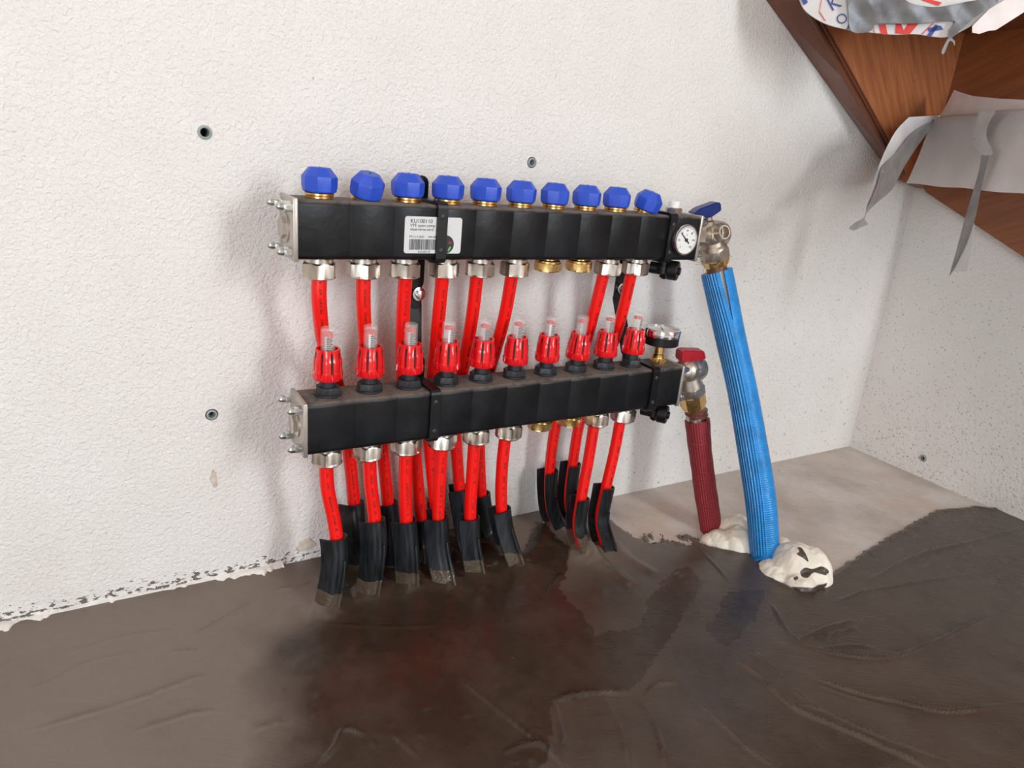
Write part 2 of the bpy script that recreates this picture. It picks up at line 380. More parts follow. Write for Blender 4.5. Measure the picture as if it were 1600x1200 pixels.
# filler stains on the wall
def blob(name, c, rx, rz, label, seed, mat='putty', th=.0015):
    bm = new_bm(); r = random.Random(seed); ph = [r.uniform(0, 6) for _ in range(4)]
    def rf(a, s): return s*(1+.18*math.sin(2*a+ph[0])+.13*math.sin(3*a+ph[1])+.09*math.sin(5*a+ph[2])+.06*math.sin(9*a+ph[3]))
    rings = []
    for s, y in ((1, .0), (.9, -th), (.5, -th*1.4)):
        rings.append([bm.verts.new((c[0]+rx*rf(a, s)*math.cos(a), y, c[2]+rz*rf(a, s)*math.sin(a))) for a in [2*math.pi*i/40 for i in range(40)]])
    for A, B in zip(rings, rings[1:]):
        for i in range(40): bm.faces.new((A[i], A[(i+1) % 40], B[(i+1) % 40], B[i]))
    bm.faces.new(rings[-1]); o = obj(name, bm, M[mat], origin=c); tag(o, label, 'stain'); return o
blob('filler_patch', at_y(478, 851, 0), .011, .0115, 'round beige filler patch on the wall just above the wet screed', 3)
blob('chipped_patch', at_y(334, 748, 0), .004, .011, 'small brown chipped spot on the white wall left of the pipes', 5)

# ---------------------------------------------------------------- screed on the floor (height field)
def vnoise(x, y, scale, seed, octs=3):
    out = np.zeros_like(x); amp = 1; tot = 0
    for o in range(octs):
        g = np.random.default_rng(seed+o).random((256, 256)); u = x*scale*(2**o)+37.3*o+100; v = y*scale*(2**o)+11.7*o+100
        i = np.floor(u).astype(int); j = np.floor(v).astype(int); fu = u-i; fv = v-j; fu = fu*fu*(3-2*fu); fv = fv*fv*(3-2*fv)
        i0, j0, i1, j1 = i % 256, j % 256, (i+1) % 256, (j+1) % 256
        out += amp*(g[i0, j0]*(1-fu)*(1-fv)+g[i1, j0]*fu*(1-fv)+g[i0, j1]*(1-fu)*fv+g[i1, j1]*fu*fv); tot += amp; amp *= .5
    return out/tot
def seg_dist(X, Y, pts):
    """distance to a polyline and the position (0..1) along it"""
    best = np.full(X.shape, 9e9); tt = np.zeros(X.shape); n = len(pts)-1; side = np.zeros(X.shape)
    for k in range(n):
        ax, ay = pts[k]; bx, by = pts[k+1]; dx, dy = bx-ax, by-ay; L = dx*dx+dy*dy+1e-12
        t = np.clip(((X-ax)*dx+(Y-ay)*dy)/L, 0, 1); d = np.hypot(X-ax-t*dx, Y-ay-t*dy); m = d < best
        best = np.where(m, d, best); tt = np.where(m, (k+t)/n, tt); side = np.where(m, np.sign(dx*(Y-ay)-dy*(X-ax)), side)
    return best, tt, side
def inside(X, Y, pts):
    c = np.zeros(X.shape, bool); n = len(pts)
    for k in range(n):
        ax, ay = pts[k]; bx, by = pts[(k+1) % n]
        if ay == by: continue
        c ^= ((Y < ay) != (Y < by)) & (X < (bx-ax)*(Y-ay)/(by-ay)+ax)
    return c
def fl(pts): return [tuple(at_z(px, py)[:2]) for px, py in pts]
def smooth2(pts, n=6): return [tuple(p[:2]) for p in smooth_path([(a, b, 0) for a, b in pts], n)]
XA, XB, YA, YB, ST = -1.0, XC, -1.05, -.0005, .0026
xs = np.arange(XA, XB+ST, ST); xs[-1] = XB; ys = np.arange(YA, YB+ST, ST); ys[-1] = YB
X, Y = np.meshgrid(xs, ys)
bare = fl([(927, 797), (945, 806), (958, 817), (992, 841), (1032, 848), (1077, 848), (1100, 851), (1140, 861), (1167, 863), (1191, 880), (1215, 908), (1244, 922), (1290, 905),
           (1324, 880), (1360, 856), (1412, 826), (1463, 797), (1500, 795), (1518, 791), (1545, 795), (1570, 780)]) + [(XC+.1, -.1), (XC+.1, .1), (.5, .1)]
sd, _, _ = seg_dist(X, Y, bare+[bare[0]]); sd = np.where(inside(X, Y, bare), -sd, sd)      # + on the screed
smear = np.exp(-((X-at_z(1030, 832)[0])**2+(Y-at_z(1030, 832)[1])**2)/.035**2)+.8*np.exp(-((X-at_z(1085, 843)[0])**2+(Y-at_z(1085, 843)[1])**2)/.02**2)
sdn = sd + (vnoise(X, Y, 110, 5)-.5)*.008 + smear*((vnoise(X*1.3, Y, 120, 9, 2)-.5)*.15-.003)
cover = np.clip(sdn/.006, -1, 1)
H = .0032*cover + np.where(sdn > 0, .0012*(vnoise(X, Y, 9, 2)-.5)+.0004*(vnoise(X, Y, 60, 3)-.5), 0) + .0016*np.exp(-((sdn-.007)/.006)**2)
c7 = lambda L: [(1000+a/2.1817, 650+b/2.1817) for a, b in L]
c5 = lambda L: [(a/2.667, 700+b/2.667) for a, b in L]
c6 = lambda L: [(500+a/2.667, 800+b/2.667) for a, b in L]
ridges = [(c7([(300, 820), (400, 890), (520, 1000), (700, 1080), (900, 1170), (1000, 1220)]), .0030, .0045), (c7([(520, 985), (620, 1010), (760, 1075), (960, 1150), (1100, 1190)]), .0022, .003),
    (c7([(540, 880), (700, 940), (900, 985), (1050, 1015), (1309, 985)]), .0030, .004), (c7([(560, 905), (720, 965), (880, 1005)]), .002, .003),
    (c7([(560, 790), (680, 820), (840, 830), (960, 795), (1150, 710), (1309, 640)]), .0026, .0035), (c7([(600, 800), (720, 790), (800, 800)]), .0015, .003),
    (c7([(660, 640), (760, 605), (850, 590), (1000, 565), (1120, 545)]), .0016, .003), (c7([(780, 565), (950, 480), (1150, 430), (1309, 385)]), .0018, .006),
    (c7([(540, 770), (620, 735), (720, 702)]), .002, .003), (c7([(580, 768), (660, 750), (735, 728)]), .002, .003), (c7([(450, 650), (500, 740), (560, 790)]), .002, .004),
    (c7([(20, 960), (60, 920), (135, 915)]), .0022, .003), (c7([(320, 780), (420, 840), (540, 960), (570, 985)]), .0022, .005), (c7([(200, 460), (260, 520), (300, 570)]), .0015, .003),
    (c7([(150, 930), (250, 1030), (380, 1150), (460, 1200)]), .0018, .005),
    (c5([(0, 1050), (200, 990), (350, 910), (600, 850)]), .0012, .003), (c5([(130, 1190), (400, 1110), (600, 1050), (780, 980), (870, 955)]), .0020, .0028),
    (c5([(560, 1195), (760, 1130), (890, 1103)]), .0022, .0025), (c5([(790, 800), (950, 710), (1070, 635)]), .0018, .0028), (c5([(1050, 1195), (1130, 1160), (1185, 1150)]), .002, .0025),
    (c5([(300, 860), (500, 800), (700, 770)]), .0010, .004), (c5([(700, 860), (820, 850)]), .0014, .0025), (c5([(1150, 600), (1230, 590), (1330, 545)]), .0018, .004),
    (c6([(500, 640), (650, 760), (850, 920), (960, 1010), (1010, 1060)]), .0016, .003), (c6([(0, 1060), (60, 990), (100, 915), (190, 935)]), .0022, .003),
    (c6([(770, 1010), (860, 975), (940, 980), (970, 1020)]), .002, .003), (c6([(970, 795), (1060, 772), (1150, 760), (1280, 765)]), .0026, .0035),
    (c6([(970, 790), (1000, 900), (1030, 1067)]), .0014, .003), (c6([(1330, 800), (1400, 910), (1440, 1067)]), .0018, .004), (c6([(1180, 780), (1250, 920), (1290, 1067)]), .0014, .004),
    (c6([(0, 480), (300, 488), (500, 480)]), .0008, .003), (c6([(940, 370), (1000, 270), (1040, 330)]), .001, .004), (c6([(300, 930), (420, 1040)]), .0012, .003)]
for pts, h, wd in ridges:
    d, t, s = seg_dist(X, Y, smooth2(fl(pts))); jag = .6+.8*vnoise(X, Y, 45, 21)
    H += np.where(sdn > .004, h*1.6*jag*np.exp(-(d/(wd*.46))**2)*np.clip(4*np.minimum(t, 1-t)+.25, 0, 1), 0)
# ripples / lumps of mud
for k in range(60):
    a = rng.uniform(430, 1150); b = rng.uniform(900, 1190); q = at_z(a, b); H += np.where(sd > .01, rng.uniform(-.0008, .0016)*np.exp(-(((X-q[0])/rng.uniform(.002, .006))**2+((Y-q[1])/rng.uniform(.002, .005))**2)), 0)
wet_sheen_poly = [c6([(470, 90), (300, 110), (60, 140), (-20, 240), (-70, 420), (-90, 640), (-120, 860), (-100, 1400), (960, 1400), (970, 800), (1290, 760), (1370, 690), (1400, 600), (1470, 420), (1590, 300), (1540, 240), (1470, 240), (1370, 360), (1320, 480), (1150, 520), (1090, 420), (1000, 330), (1050, 180), (940, 60), (900, 50), (840, 180)]),
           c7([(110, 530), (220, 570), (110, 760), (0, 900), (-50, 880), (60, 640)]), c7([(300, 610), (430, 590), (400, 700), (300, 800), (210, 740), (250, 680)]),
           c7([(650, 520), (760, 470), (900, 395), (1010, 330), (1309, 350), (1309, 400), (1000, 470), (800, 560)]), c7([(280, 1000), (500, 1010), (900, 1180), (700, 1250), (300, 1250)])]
WET_SHEEN = np.zeros(X.shape)  # real wetness plus reflection and sheen patches painted in as tone
for k, pl in enumerate(wet_sheen_poly):
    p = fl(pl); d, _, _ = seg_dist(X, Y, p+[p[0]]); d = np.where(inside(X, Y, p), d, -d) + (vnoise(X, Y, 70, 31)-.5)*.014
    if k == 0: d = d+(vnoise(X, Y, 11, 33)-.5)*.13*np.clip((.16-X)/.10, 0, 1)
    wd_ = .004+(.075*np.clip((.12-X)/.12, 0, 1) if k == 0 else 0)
    WET_SHEEN = np.maximum(WET_SHEEN, np.clip(d/wd_+.5, 0, 1)*(.95, 1, .9, .75, .8)[k])
WET_SHEEN = np.maximum(WET_SHEEN, np.clip((X+.02)/.16, 0, 1)*.74*np.clip((-Y-.12)/.1, 0, 1)); WET_SHEEN = np.maximum(WET_SHEEN, np.clip((X-.6)/.15, 0, 1)*.80); WET_SHEEN *= .82+.36*vnoise(X, Y, 16, 40); WET_SHEEN = np.clip(WET_SHEEN, 0, 1)
DRAG = np.clip((X-at_z(900, 1150)[0])/.1, 0, 1)*np.clip((-Y-.25)/.05, 0, 1)+np.clip((-.03-X)/.05, 0, 1)*.35

# ---------------------------------------------------------------- pipe routes: (px, py, y) or (px, py, None) on the floor
UP = {0: [(499, 425, -.095), (499, 475, -.093), (507, 540, -.075), (528, 605, -.055), (545, 705, -.044), (553, 785, -.047), (556, 830, -.055), (560, 880, None)],
      1: [(568, 425, -.095), (568, 480, -.09), (573, 545, -.072), (588, 640, -.052), (597, 700, -.046), (606, 785, -.047), (610, 850, -.055), (612, 885, None)],
      2: [(634, 425, -.095), (629, 510, -.08), (630, 600, -.055), (646, 690, -.046), (657, 800, -.050), (662, 850, -.056), (665, 885, None)],
      3: [(692, 425, -.095), (684, 510, -.078), (676, 590, -.055), (669, 650, -.047), (673, 720, -.045), (680, 790, -.050), (686, 840, -.056), (690, 880, None)],
      4: [(746, 425, -.095), (737, 500, -.080), (722, 585, -.055), (711, 650, -.047), (713, 700, -.045), (719, 770, -.047), (727, 830, -.052), (735, 860, None)],
      5: [(801, 425, -.095), (787, 500, -.080), (762, 590, -.055), (750, 650, -.047), (749, 700, -.045), (753, 780, -.048), (765, 830, -.055), (785, 862, None)],
      8: [(945, 420, -.095), (930, 480, -.085), (912, 545, -.070), (888, 610, -.052), (869, 660, -.045), (859, 735, -.043), (860, 790, -.045), (872, 825, None)],
      9: [(988, 420, -.095), (972, 490, -.082), (953, 550, -.066), (925, 620, -.050), (907, 655, -.045), (895, 724, -.043), (889, 780, -.045), (897, 822, None)]}
LO = {0: [(509, 718, -.1067), (512, 765, -.1067), (524, 825, -.109), (527, 880, -.115), (514, 952, None)],
      1: [(577, 708, -.1067), (579, 755, -.1067), (585, 805, -.108), (588, 860, -.114), (577, 930, None)],
      2: [(634, 698, -.1067), (633, 755, -.1067), (635, 812, -.108), (639, 865, -.113), (641, 915, None)],
      3: [(690.6, 688, -.1067), (687, 750, -.1067), (685, 808, -.108), (688, 860, -.114), (698, 916, None)],
      4: [(742, 680, -.1067), (738, 740, -.1067), (735, 795, -.108), (736, 845, -.113), (744, 898, None)],
      5: [(791, 672, -.1067), (785, 725, -.1067), (783, 782, -.108), (789, 830, -.112), (806, 884, None)],
      8: [(930, 652, -.1067), (920, 715, -.1067), (907, 785, -.108), (903, 825, -.114), (915, 868, None)],
      9: [(971, 647, -.1067), (960, 705, -.1067), (944, 775, -.108), (938, 815, -.114), (948, 862, None)]}
rim = {('u', 0): (553, 783), ('u', 1): (604, 782), ('u', 2): (657, 808), ('u', 3): (677, 787), ('u', 4): (719, 765), ('u', 5): (754, 768), ('u', 8): (859, 738), ('u', 9): (893, 722),
       ('l', 0): (526, 836), ('l', 1): (585, 812), ('l', 2): (636, 815), ('l', 3): (686, 808), ('l', 4): (736, 805), ('l', 5): (785, 792), ('l', 8): (912, 775), ('l', 9): (950, 760)}
def proj(p):
    q = MR @ (np.array(p)-CAM); return 800+F*q[0]/q[2], 600+F*q[1]/q[2]
routes = {}
for key, D in (('u', UP), ('l', LO)):
    for i, pts in D.items():
        P3 = [np.array(at_y(a, b, y) if y is not None else at_z(a, b, 0)) for a, b, y in pts]
        e = P3[-1]; dirx = (e-P3[-2]); out = np.array([dirx[0]*.5, -.010, -.030]); P3.append(e+out)
        routes[key, i] = smooth_path(P3, 8)
# mud piled against each guide and the lumps they leave in the surface
for (key, i), path in routes.items():
    e = [p for p in path if p[2] > -.001][-1]
    g = np.hypot((X-e[0])/(.022 if key == 'l' else .018), (Y-e[1]-.002)/.022); H += (.013 if key == 'l' and i != 9 else .006)*np.exp(-g**1.6)*(.7+.6*vnoise(X, Y, 70, 55))*(sd > 0)*(.8+.4*vnoise(X, Y, 90, 50+i))
for a, h, wd in (([(500, 935), (492, 955), (482, 972)], .004, .004), ([(535, 930), (532, 955), (520, 968)], .005, .006), ([(566, 905), (560, 925), (555, 940)], .004, .003), ([(590, 905), (582, 925)], .006, .009),
                 ([(640, 900), (639, 922), (638, 930)], .007, .003), ([(655, 895), (650, 908)], .006, .009), ([(694, 895), (697, 915), (702, 925)], .007, .003), ([(742, 872), (746, 890), (751, 900)], .007, .0035),
                 ([(795, 852), (804, 872), (818, 888)], .008, .0045), ([(905, 855), (925, 872), (950, 892), (983, 915)], .011, .008), ([(960, 858), (982, 878), (1018, 898)], .008, .009), ([(870, 820), (885, 832)], .005, .006)):
    d, t, s = seg_dist(X, Y, smooth2(fl(a))); H += np.where(sd > 0, h*(1-.55*t)*np.exp(-(d/wd)**2)*(.75+.5*vnoise(X, Y, 120, 61)), 0)
nx, ny = len(xs), len(ys)
me = bpy.data.meshes.new('wet_screed'); co = np.stack([X, Y, H], -1).reshape(-1, 3)
idx = np.arange(nx*ny).reshape(ny, nx); quads = np.stack([idx[:-1, :-1], idx[:-1, 1:], idx[1:, 1:], idx[1:, :-1]], -1).reshape(-1, 4)
keep = (H.reshape(-1)[quads] > -.0028).any(1); quads = quads[keep]
used = np.unique(quads); remap = -np.ones(nx*ny, int); remap[used] = np.arange(len(used)); quads = remap[quads]; co = co[used]
me.vertices.add(len(co)); me.vertices.foreach_set('co', co.astype(np.float32).ravel())
me.loops.add(quads.size); me.loops.foreach_set('vertex_index', quads.ravel().astype(np.int32))
me.polygons.add(len(quads)); me.polygons.foreach_set('loop_start', (np.arange(len(quads))*4).astype(np.int32)); me.polygons.foreach_set('use_smooth', np.ones(len(quads), bool))
me.update(calc_edges=True)
for nm, A in (('wet', WET_SHEEN), ('drag', DRAG)):  # the wetness attribute also carries the painted reflection tones
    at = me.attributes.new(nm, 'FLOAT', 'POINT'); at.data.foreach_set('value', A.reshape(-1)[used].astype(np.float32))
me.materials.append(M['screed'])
so = bpy.data.objects.new('wet_screed', me); COL.objects.link(so)
tag(so, 'dark brown wet levelling screed troweled over the floor below the pipes', 'screed', kind='stuff')

# chipped white filler bead where the wall meets the screed on the left
bm = new_bm(); N = 420; rows = []
a0, a1 = at_y(0, 976, .0).x-.15, at_y(442, 884, 0).x
for k in range(N+1):
    x = a0+(a1-a0)*k/N; xa = np.array([x]); q = float(vnoise(xa, xa*0, 60, 77)[0]); q2 = float(vnoise(xa, xa*0+3, 160, 78)[0]); q3 = float(vnoise(xa, xa*0+7, 25, 79)[0])
    dpt = .0008+.042*max(0, q-.46)*(.2+1.3*q2); hh = .004+.006*q3
    rows.append([bm.verts.new((x, 0.0, hh)), bm.verts.new((x, -.0016, hh*.9)), bm.verts.new((x, -dpt, .0052)), bm.verts.new((x, -dpt-.0012, .0028)), bm.verts.new((x, 0, .002))])
for A, B in zip(rows, rows[1:]):
    for i in range(4): bm.faces.new((A[i], A[i+1], B[i+1], B[i]))
tag(obj('trim_1', bm, M['seal'], ang=80), kind='structure')

# ---------------------------------------------------------------- pipes and bend guides
names = ['first', 'second', 'third', 'fourth', 'fifth', 'sixth', 'seventh', 'eighth', 'ninth', 'tenth']
PR = .0084
def u_section(path, phi):
    cf, sf = math.cos(phi), math.sin(phi)
    def sec(i, s):
        w_ = 1+.18*max(0, s-.35); ro, ri, a = .0135*w_, .0110*w_, (.0155 - .004*s)*w_
        pts = []
        for k in range(13):
            t = -math.pi/2+math.pi*k/12; pts.append((ro*math.cos(t), ro*math.sin(t)))
        pts += [(-a, ro), (-a-.001, (ro+ri)/2), (-a, ri)]
        for k in range(13):
            t = math.pi/2-math.pi*k/12; pts.append((ri*math.cos(t), ri*math.sin(t)))
        pts += [(-a*.98, -ri), (-a*.98-.001, -(ro+ri)/2), (-a*.98, -ro)]
        return [(p*cf-q*sf, p*sf+q*cf) for p, q in pts]
    return sec
for (key, i), path in routes.items():
    low = key == 'l'; base = Vector([p for p in path if p[2] > -.001][-1]); base.z = 0
    bm = new_bm(); add_sweep(bm, path, lambda k, s: circ(PR, 20), caps=True)
    order = {0: 'first', 1: 'second', 2: 'third', 3: 'fourth', 4: 'fifth', 5: 'sixth', 8: 'seventh', 9: 'rightmost'}[i]
    lab = ('red heating pipe in the front row under the lower manifold, %s from the left' if low else 'red heating pipe in the back row under the upper manifold, %s from the left') % order
    o = obj('heating_pipe', bm, M['pipe'], origin=base); tag(o, lab, 'pipe', 'red heating pipes on the lower manifold' if low else 'red heating pipes on the upper manifold')
    # guide: section from the rim down
    rp = rim[key, i]; k0 = min(range(len(path)), key=lambda k: abs(proj(path[k])[1]-rp[1])); 
    f = (proj(path[k0])[1]-rp[1]); seg = path[k0:]
    while len(seg) < 4: k0 -= 1; seg = path[k0:]
    fine = smooth_path(seg, 3); bm = new_bm(); phi = math.radians({0: 55, 1: 52, 2: 50, 3: 42, 4: 25, 5: 8}.get(i, 0)); add_sweep(bm, fine, u_section(fine, phi), caps=True)
    # rib on the front wall, standing proud towards the room
    fr = frames(fine, (1, 0, 0)); j0 = int(len(fine)*.22); ring = []
    for j in range(j0, len(fine)):
        t, x, y = fr[j]; p = fine[j]; s = j/(len(fine)-1); w_ = 1+.18*max(0, s-.35); sg = -1 if y[1] > 0 else 1
        hgt = (.0030+.0040*min(1, (s-.2)*1.5))*min(1, (1-s)*6)+.0002 ; q_ = (y*sg*.96+x*.28); c = p+q_*.0125*w_
        ring.append([bm.verts.new(Vector(c+x*dx+q_*dy)) for dx, dy in ((-.0019, 0), (-.0012, hgt), (.0012, hgt), (.0019, 0))])
    for A, B in zip(ring, ring[1:]):
        for q in range(4): bm.faces.new((A[q], A[(q+1) % 4], B[(q+1) % 4], B[q]))
    bm.faces.new(ring[0]); bm.faces.new(ring[-1])
    lab = ('black bend guide at the floor, front row, on the pipe %s from left' if low else 'black bend guide at the floor, row nearest the wall, on the pipe %s from left') % order
    o = obj('pipe_bend_guide', bm, M['guide' if low and i != 9 else 'guide_clean'], origin=base, ang=50); tag(o, lab, 'pipe guide', 'bend guides of the front pipes' if low else 'bend guides of the rear pipes')

# ---------------------------------------------------------------- manifolds
def hex_lathe(bm, prof, mat=None, rot=0.0):
    """hexagonal nut with rounded-off corners: (r, z, round?)"""
    R = Matrix.Rotation(rot, 4, 'Z'); m = (mat or Matrix.Identity(4)) @ R; seg = 24
    def hexr(a, j):
        if prof[j][2]: return 1.0
        b = (a % (math.pi/3))-math.pi/6; return math.cos(math.pi/6)/math.cos(b)
    add_lathe(bm, [(r, z) for r, z, _ in prof], seg, m, rfun=hexr)
RX = Matrix.Rotation(-math.pi/2, 4, 'Y')      # local z -> -x
RXp = Matrix.Rotation(math.pi/2, 4, 'Y')      # local z -> +x
def manifold(which):
    up = which == 'u'
    y0 = -.095 if up else -.1067; zt, zb = (.5056, .4439) if up else (.2869, .2252)
    x0, x1 = (-.0296, .5330) if up else (-.0232, .5350); ox = 0 if up else .0068; D = .0275; h = zt-zb; zc = (zt+zb)/2
    root = thing('heating_manifold', 'long black upper manifold with blue knobs and a white label' if up else 'long black lower manifold with a row of red flow meters', 'manifold',
                 ((x0+x1)/2, y0, zb), 'black floor heating manifolds'); O = Vector(root.location)
    L = lambda x, y, z: Vector((x, y, z))-O
    # insulated body with rounded edges and seams
    bm = new_bm(); r = .0055; sec = []
    for cx, cz, a in ((D-r, h/2-r, 0), (-D+r, h/2-r, 90), (-D+r, -h/2+r, 180), (D-r, -h/2+r, 270)):
        for k in range(5):
            t = math.radians(a+22.5*k); sec.append((cx+r*math.cos(t), cz+r*math.sin(t)))
    st = [(x0, 1)]
    for k in range(10):
        xx = ox+.025+.05*k
        if xx < x1-.02: st += [(xx-.0008, 1), (xx, .989), (xx+.0008, 1)]
    st += [(x1, 1)]
    rings = [[bm.verts.new(L(x, y0+a*s, zc+b*s)) for a, b in sec] for x, s in st]
    for A, B in zip(rings, rings[1:]):
        for i in range(len(sec)): bm.faces.new((A[i], A[(i+1) % len(sec)], B[(i+1) % len(sec)], B[i]))
    bm.faces.new(rings[0]); bm.faces.new(rings[-1]); obj('manifold_body', bm, M['shell'], root, ang=28)
    # end plates with acorn bolts and plug
    for side, xe in ((-1, x0), (1, x1)):
        bm = new_bm(); add_box(bm, L(xe+side*.0028, y0, zc), (.0055, 2*D+.003, h+.003), .0016)
        pl = obj('end_plate', bm, M['plate'], root); R = RX if side < 0 else RXp
        for dy in (-1, 1):
            for dz in (-1, 1):
                bm = new_bm(); m = Matrix.Translation(L(xe+side*.0055, y0+dy*(D-.007), zc+dz*(h/2-.008))) @ R
                hex_lathe(bm, [(.0058, 0, 0), (.0058, .0075, 0), (.0048, .0080, 1)], m)
                add_lathe(bm, [(.0046, .0078), (.0044, .0115), (.0036, .0140), (.0020, .0158), (.0002, .0164)], 16, m)
                b = obj('acorn_nut', bm, M['zinc'], pl)
        if side < 0:
            bm = new_bm(); m = Matrix.Translation(L(xe-.0055, y0, zc-.001)) @ RX
            add_lathe(bm, [(.0155, 0), (.0155, .0018), (.014, .0022)], 28, m); hex_lathe(bm, [(.0115, .002, 0), (.0115, .0060, 0), (.0098, .0064, 1)], m); obj('end_plug', bm, M['plate' if up else 'nickel'], pl)
    # outlets underneath
    zn = .4194 if up else .1997; first = {}
    for i in range(10):
        x = ox+.05*i
        if i in (6, 7):
            bm = new_bm(); m = Matrix.Identity(4); n = zb-.0195
            if 'cap' not in first:
                add_lathe(bm, [(.012, 0), (.012, -.006)], 24, m); add_lathe(bm, [(.0150, -.003), (.0162, -.0045), (.0162, -.0065), (.015, -.008)], 24, m)
                hex_lathe(bm, [(.0175, -.0065, 1), (.0182, -.0075, 0), (.0182, -.016, 0), (.0165, -.0178, 1), (.013, -.019, 1), (.001, -.0195, 1)], m, .3)
                first['cap'] = obj('blanking_cap', bm, M['brass'], root, L(x, y0, zb)); tag(first['cap'], 'brass blanking cap')
            else: bm.free(); o = inst('blanking_cap', first['cap'], root, L(x, y0, zb), (0, 0, .25))
        else:
            if 'nut' not in first:
                bm = new_bm(); hh = zb-zn
                add_lathe(bm, [(.0125, 0), (.0125, -.002), (.0152, -.002), (.0152, -.0065), (.0140, -.007)], 28)
                hex_lathe(bm, [(.0165, -.0062, 1), (.0192, -.0078, 0), (.0192, -.0210, 0), (.0183, -.0228, 1), (.0160, -hh+.0004, 1), (.0100, -hh, 1), (.0085, -hh+.001, 1)], None, .15)
                first['nut'] = obj('compression_nut', bm, M['nickel'], root, L(x, y0, zb))
            else: inst('compression_nut', first['nut'], root, L(x, y0, zb), (0, 0, random.uniform(0, 1)))
    # what stands on top
    for i in range(10):
        x = ox+.05*i
        if up:
            tilt = (0, 0, random.uniform(-.12, .12)); dz = 0
            if i in (1, 9): tilt = (math.radians(15), math.radians(0 if i == 1 else 6), .3)
            if 'knob' not in first:
                bm = new_bm(); seg = 64
                def lob(a, j):
                    b = ((a+math.pi/8) % (math.pi/4))-math.pi/8; octo = math.cos(math.pi/8)/math.cos(b)
                    wv = 1+.0*math.cos(8*a); mixf = (.0, .25, .5, 1, 1, .9, 1, 1, 1)[j]; return (1-mixf)+mixf*octo*1.03*wv
                add_lathe(bm, [(.0145, .0062), (.0168, .0064), (.0175, .0078), (.0181, .0120), (.0184, .0205), (.0181, .0222), (.0112, .0308), (.0104, .0313), (.001, .0314)], seg, rfun=lob)
                first['knob'] = obj('valve_knob', bm, M['knob'], root, L(x, y0, zt), ang=12)
                bm = new_bm(); add_lathe(bm, [(.0130, 0), (.0155, .0003), (.0155, .0022), (.0142, .0028), (.0155, .0034), (.0155, .0052), (.0142, .0068)], 28)
                obj('brass_ring', bm, M['brass'], first['knob'])
                bm = new_bm(); add_lathe(bm, [(.0014, .0309), (.0014, .0318)], 12); obj('centre_pin', bm, M['black_print'], first['knob'])
                first['knob'].rotation_euler = tilt
            else: inst('valve_knob', first['knob'], root, L(x, y0, zt-(.0015 if i in (1, 9) else 0)), tilt)
        else:
            if 'fm' not in first:
                bm = new_bm(); add_lathe(bm, [(.0150, 0), (.0158, .0008), (.0158, .0030), (.0140, .0034)], 28)
                hex_lathe(bm, [(.0150, .0030, 0), (.0150, .0095, 0), (.0130, .0108, 1)], None, .25); add_lathe(bm, [(.0092, .0095), (.0092, .0250), (.006, .0255)], 24)
                fm = first['fm'] = obj('flow_meter', bm, M['rubber'], root, L(x, y0, zt))
                bm = new_bm(); seg = 96
                def slot(a, j):
                    if j >= 9 or j < 2: return 1.0
                    b = abs(((a+.35) % (math.pi/4))-math.pi/8); k = .80 if b < .045 else 1.0
                    lobe = 1+.022*math.cos(8*(a+.35)); return k*lobe if j < 8 else (1 if k == 1 else .97)
                add_lathe(bm, [(.0095, .0200), (.0158, .0195), (.0168, .0215), (.0168, .0285), (.0158, .0300), (.0156, .0390), (.0152, .0440), (.0142, .0455), (.0136, .0540), (.0134, .0552), (.0112, .0552), (.0108, .046), (.0090, .044)], seg, rfun=lambda a, j: 1.0 if j < 3 else slot(a, j))
                obj('adjusting_collar', bm, M['red_plastic'], fm, ang=30)
                bm = new_bm()
                for q in range(8):
                    a = math.pi/8+q*math.pi/4-.35; R_ = Matrix.Rotation(a, 4, 'Z'); add_box(bm, (.0136, 0, .0395), (.0012, .0013, .0235), 0, R_)
                obj('collar_slots', bm, M['black_print'], fm, smooth=False)
                bm = new_bm(); add_lathe(bm, [(.0082, .045), (.0082, .0770), (.0078, .0790), (.0066, .0800), (.0002, .0802)], 24, caps=True)
                add_lathe(bm, [(.0066, .046), (.0066, .0762), (.0050, .0775), (.0002, .0776)], 24, caps=True)
                obj('sight_glass', bm, M['glass'], fm)
                bm = new_bm(); add_lathe(bm, [(.0058, .045), (.0058, .0700)], 40, caps=False)
                for f_ in [f for f in bm.faces if not (math.pi*1.22 < (math.atan2(f.calc_center_median().y, f.calc_center_median().x) % (2*math.pi)) < math.pi*1.72)]: bm.faces.remove(f_)
                bmesh.ops.solidify(bm, geom=bm.faces[:], thickness=.0003)
                sc = obj('flow_scale', bm, M['white_print'], fm)
                bm = new_bm()
                for q in range(9):
                    z = .0500+.0022*q; a = -math.pi*.5
                    for t in np.linspace(-.35, .15+.25*(q % 2), 4): add_box(bm, (.0062*math.cos(a+t), .0062*math.sin(a+t), z), (.0020, .0006, .0012), 0)
                obj('scale_marks', bm, M['black_print'], fm, smooth=False)
                bm = new_bm(); add_lathe(bm, [(.0045, .0700), (.0052, .0705), (.0052, .0735), (.0040, .0740)], 16); add_box(bm, (0, -.006, .0725), (.008, .0005, .0012)); add_box(bm, (-.001, -.0062, .0700), (.002, .0005, .0028)); add_box(bm, (.0025, -.0060, .0695), (.002, .0005, .0025))
                obj('flow_indicator', bm, M['red_print'], fm)
            else:
                tl = {7: (0, math.radians(-2), 2.1), 9: (0, math.radians(2), .5)}.get(i, (0, 0, random.choice([0, .2, .4, -.2])))
                inst('flow_meter', first['fm'], root, L(x, y0, zt), tl)
    return root, L, (x0, x1, y0, zt, zb, D)
rU, LU, gU = manifold('u'); rL, LL, gL = manifold('l')

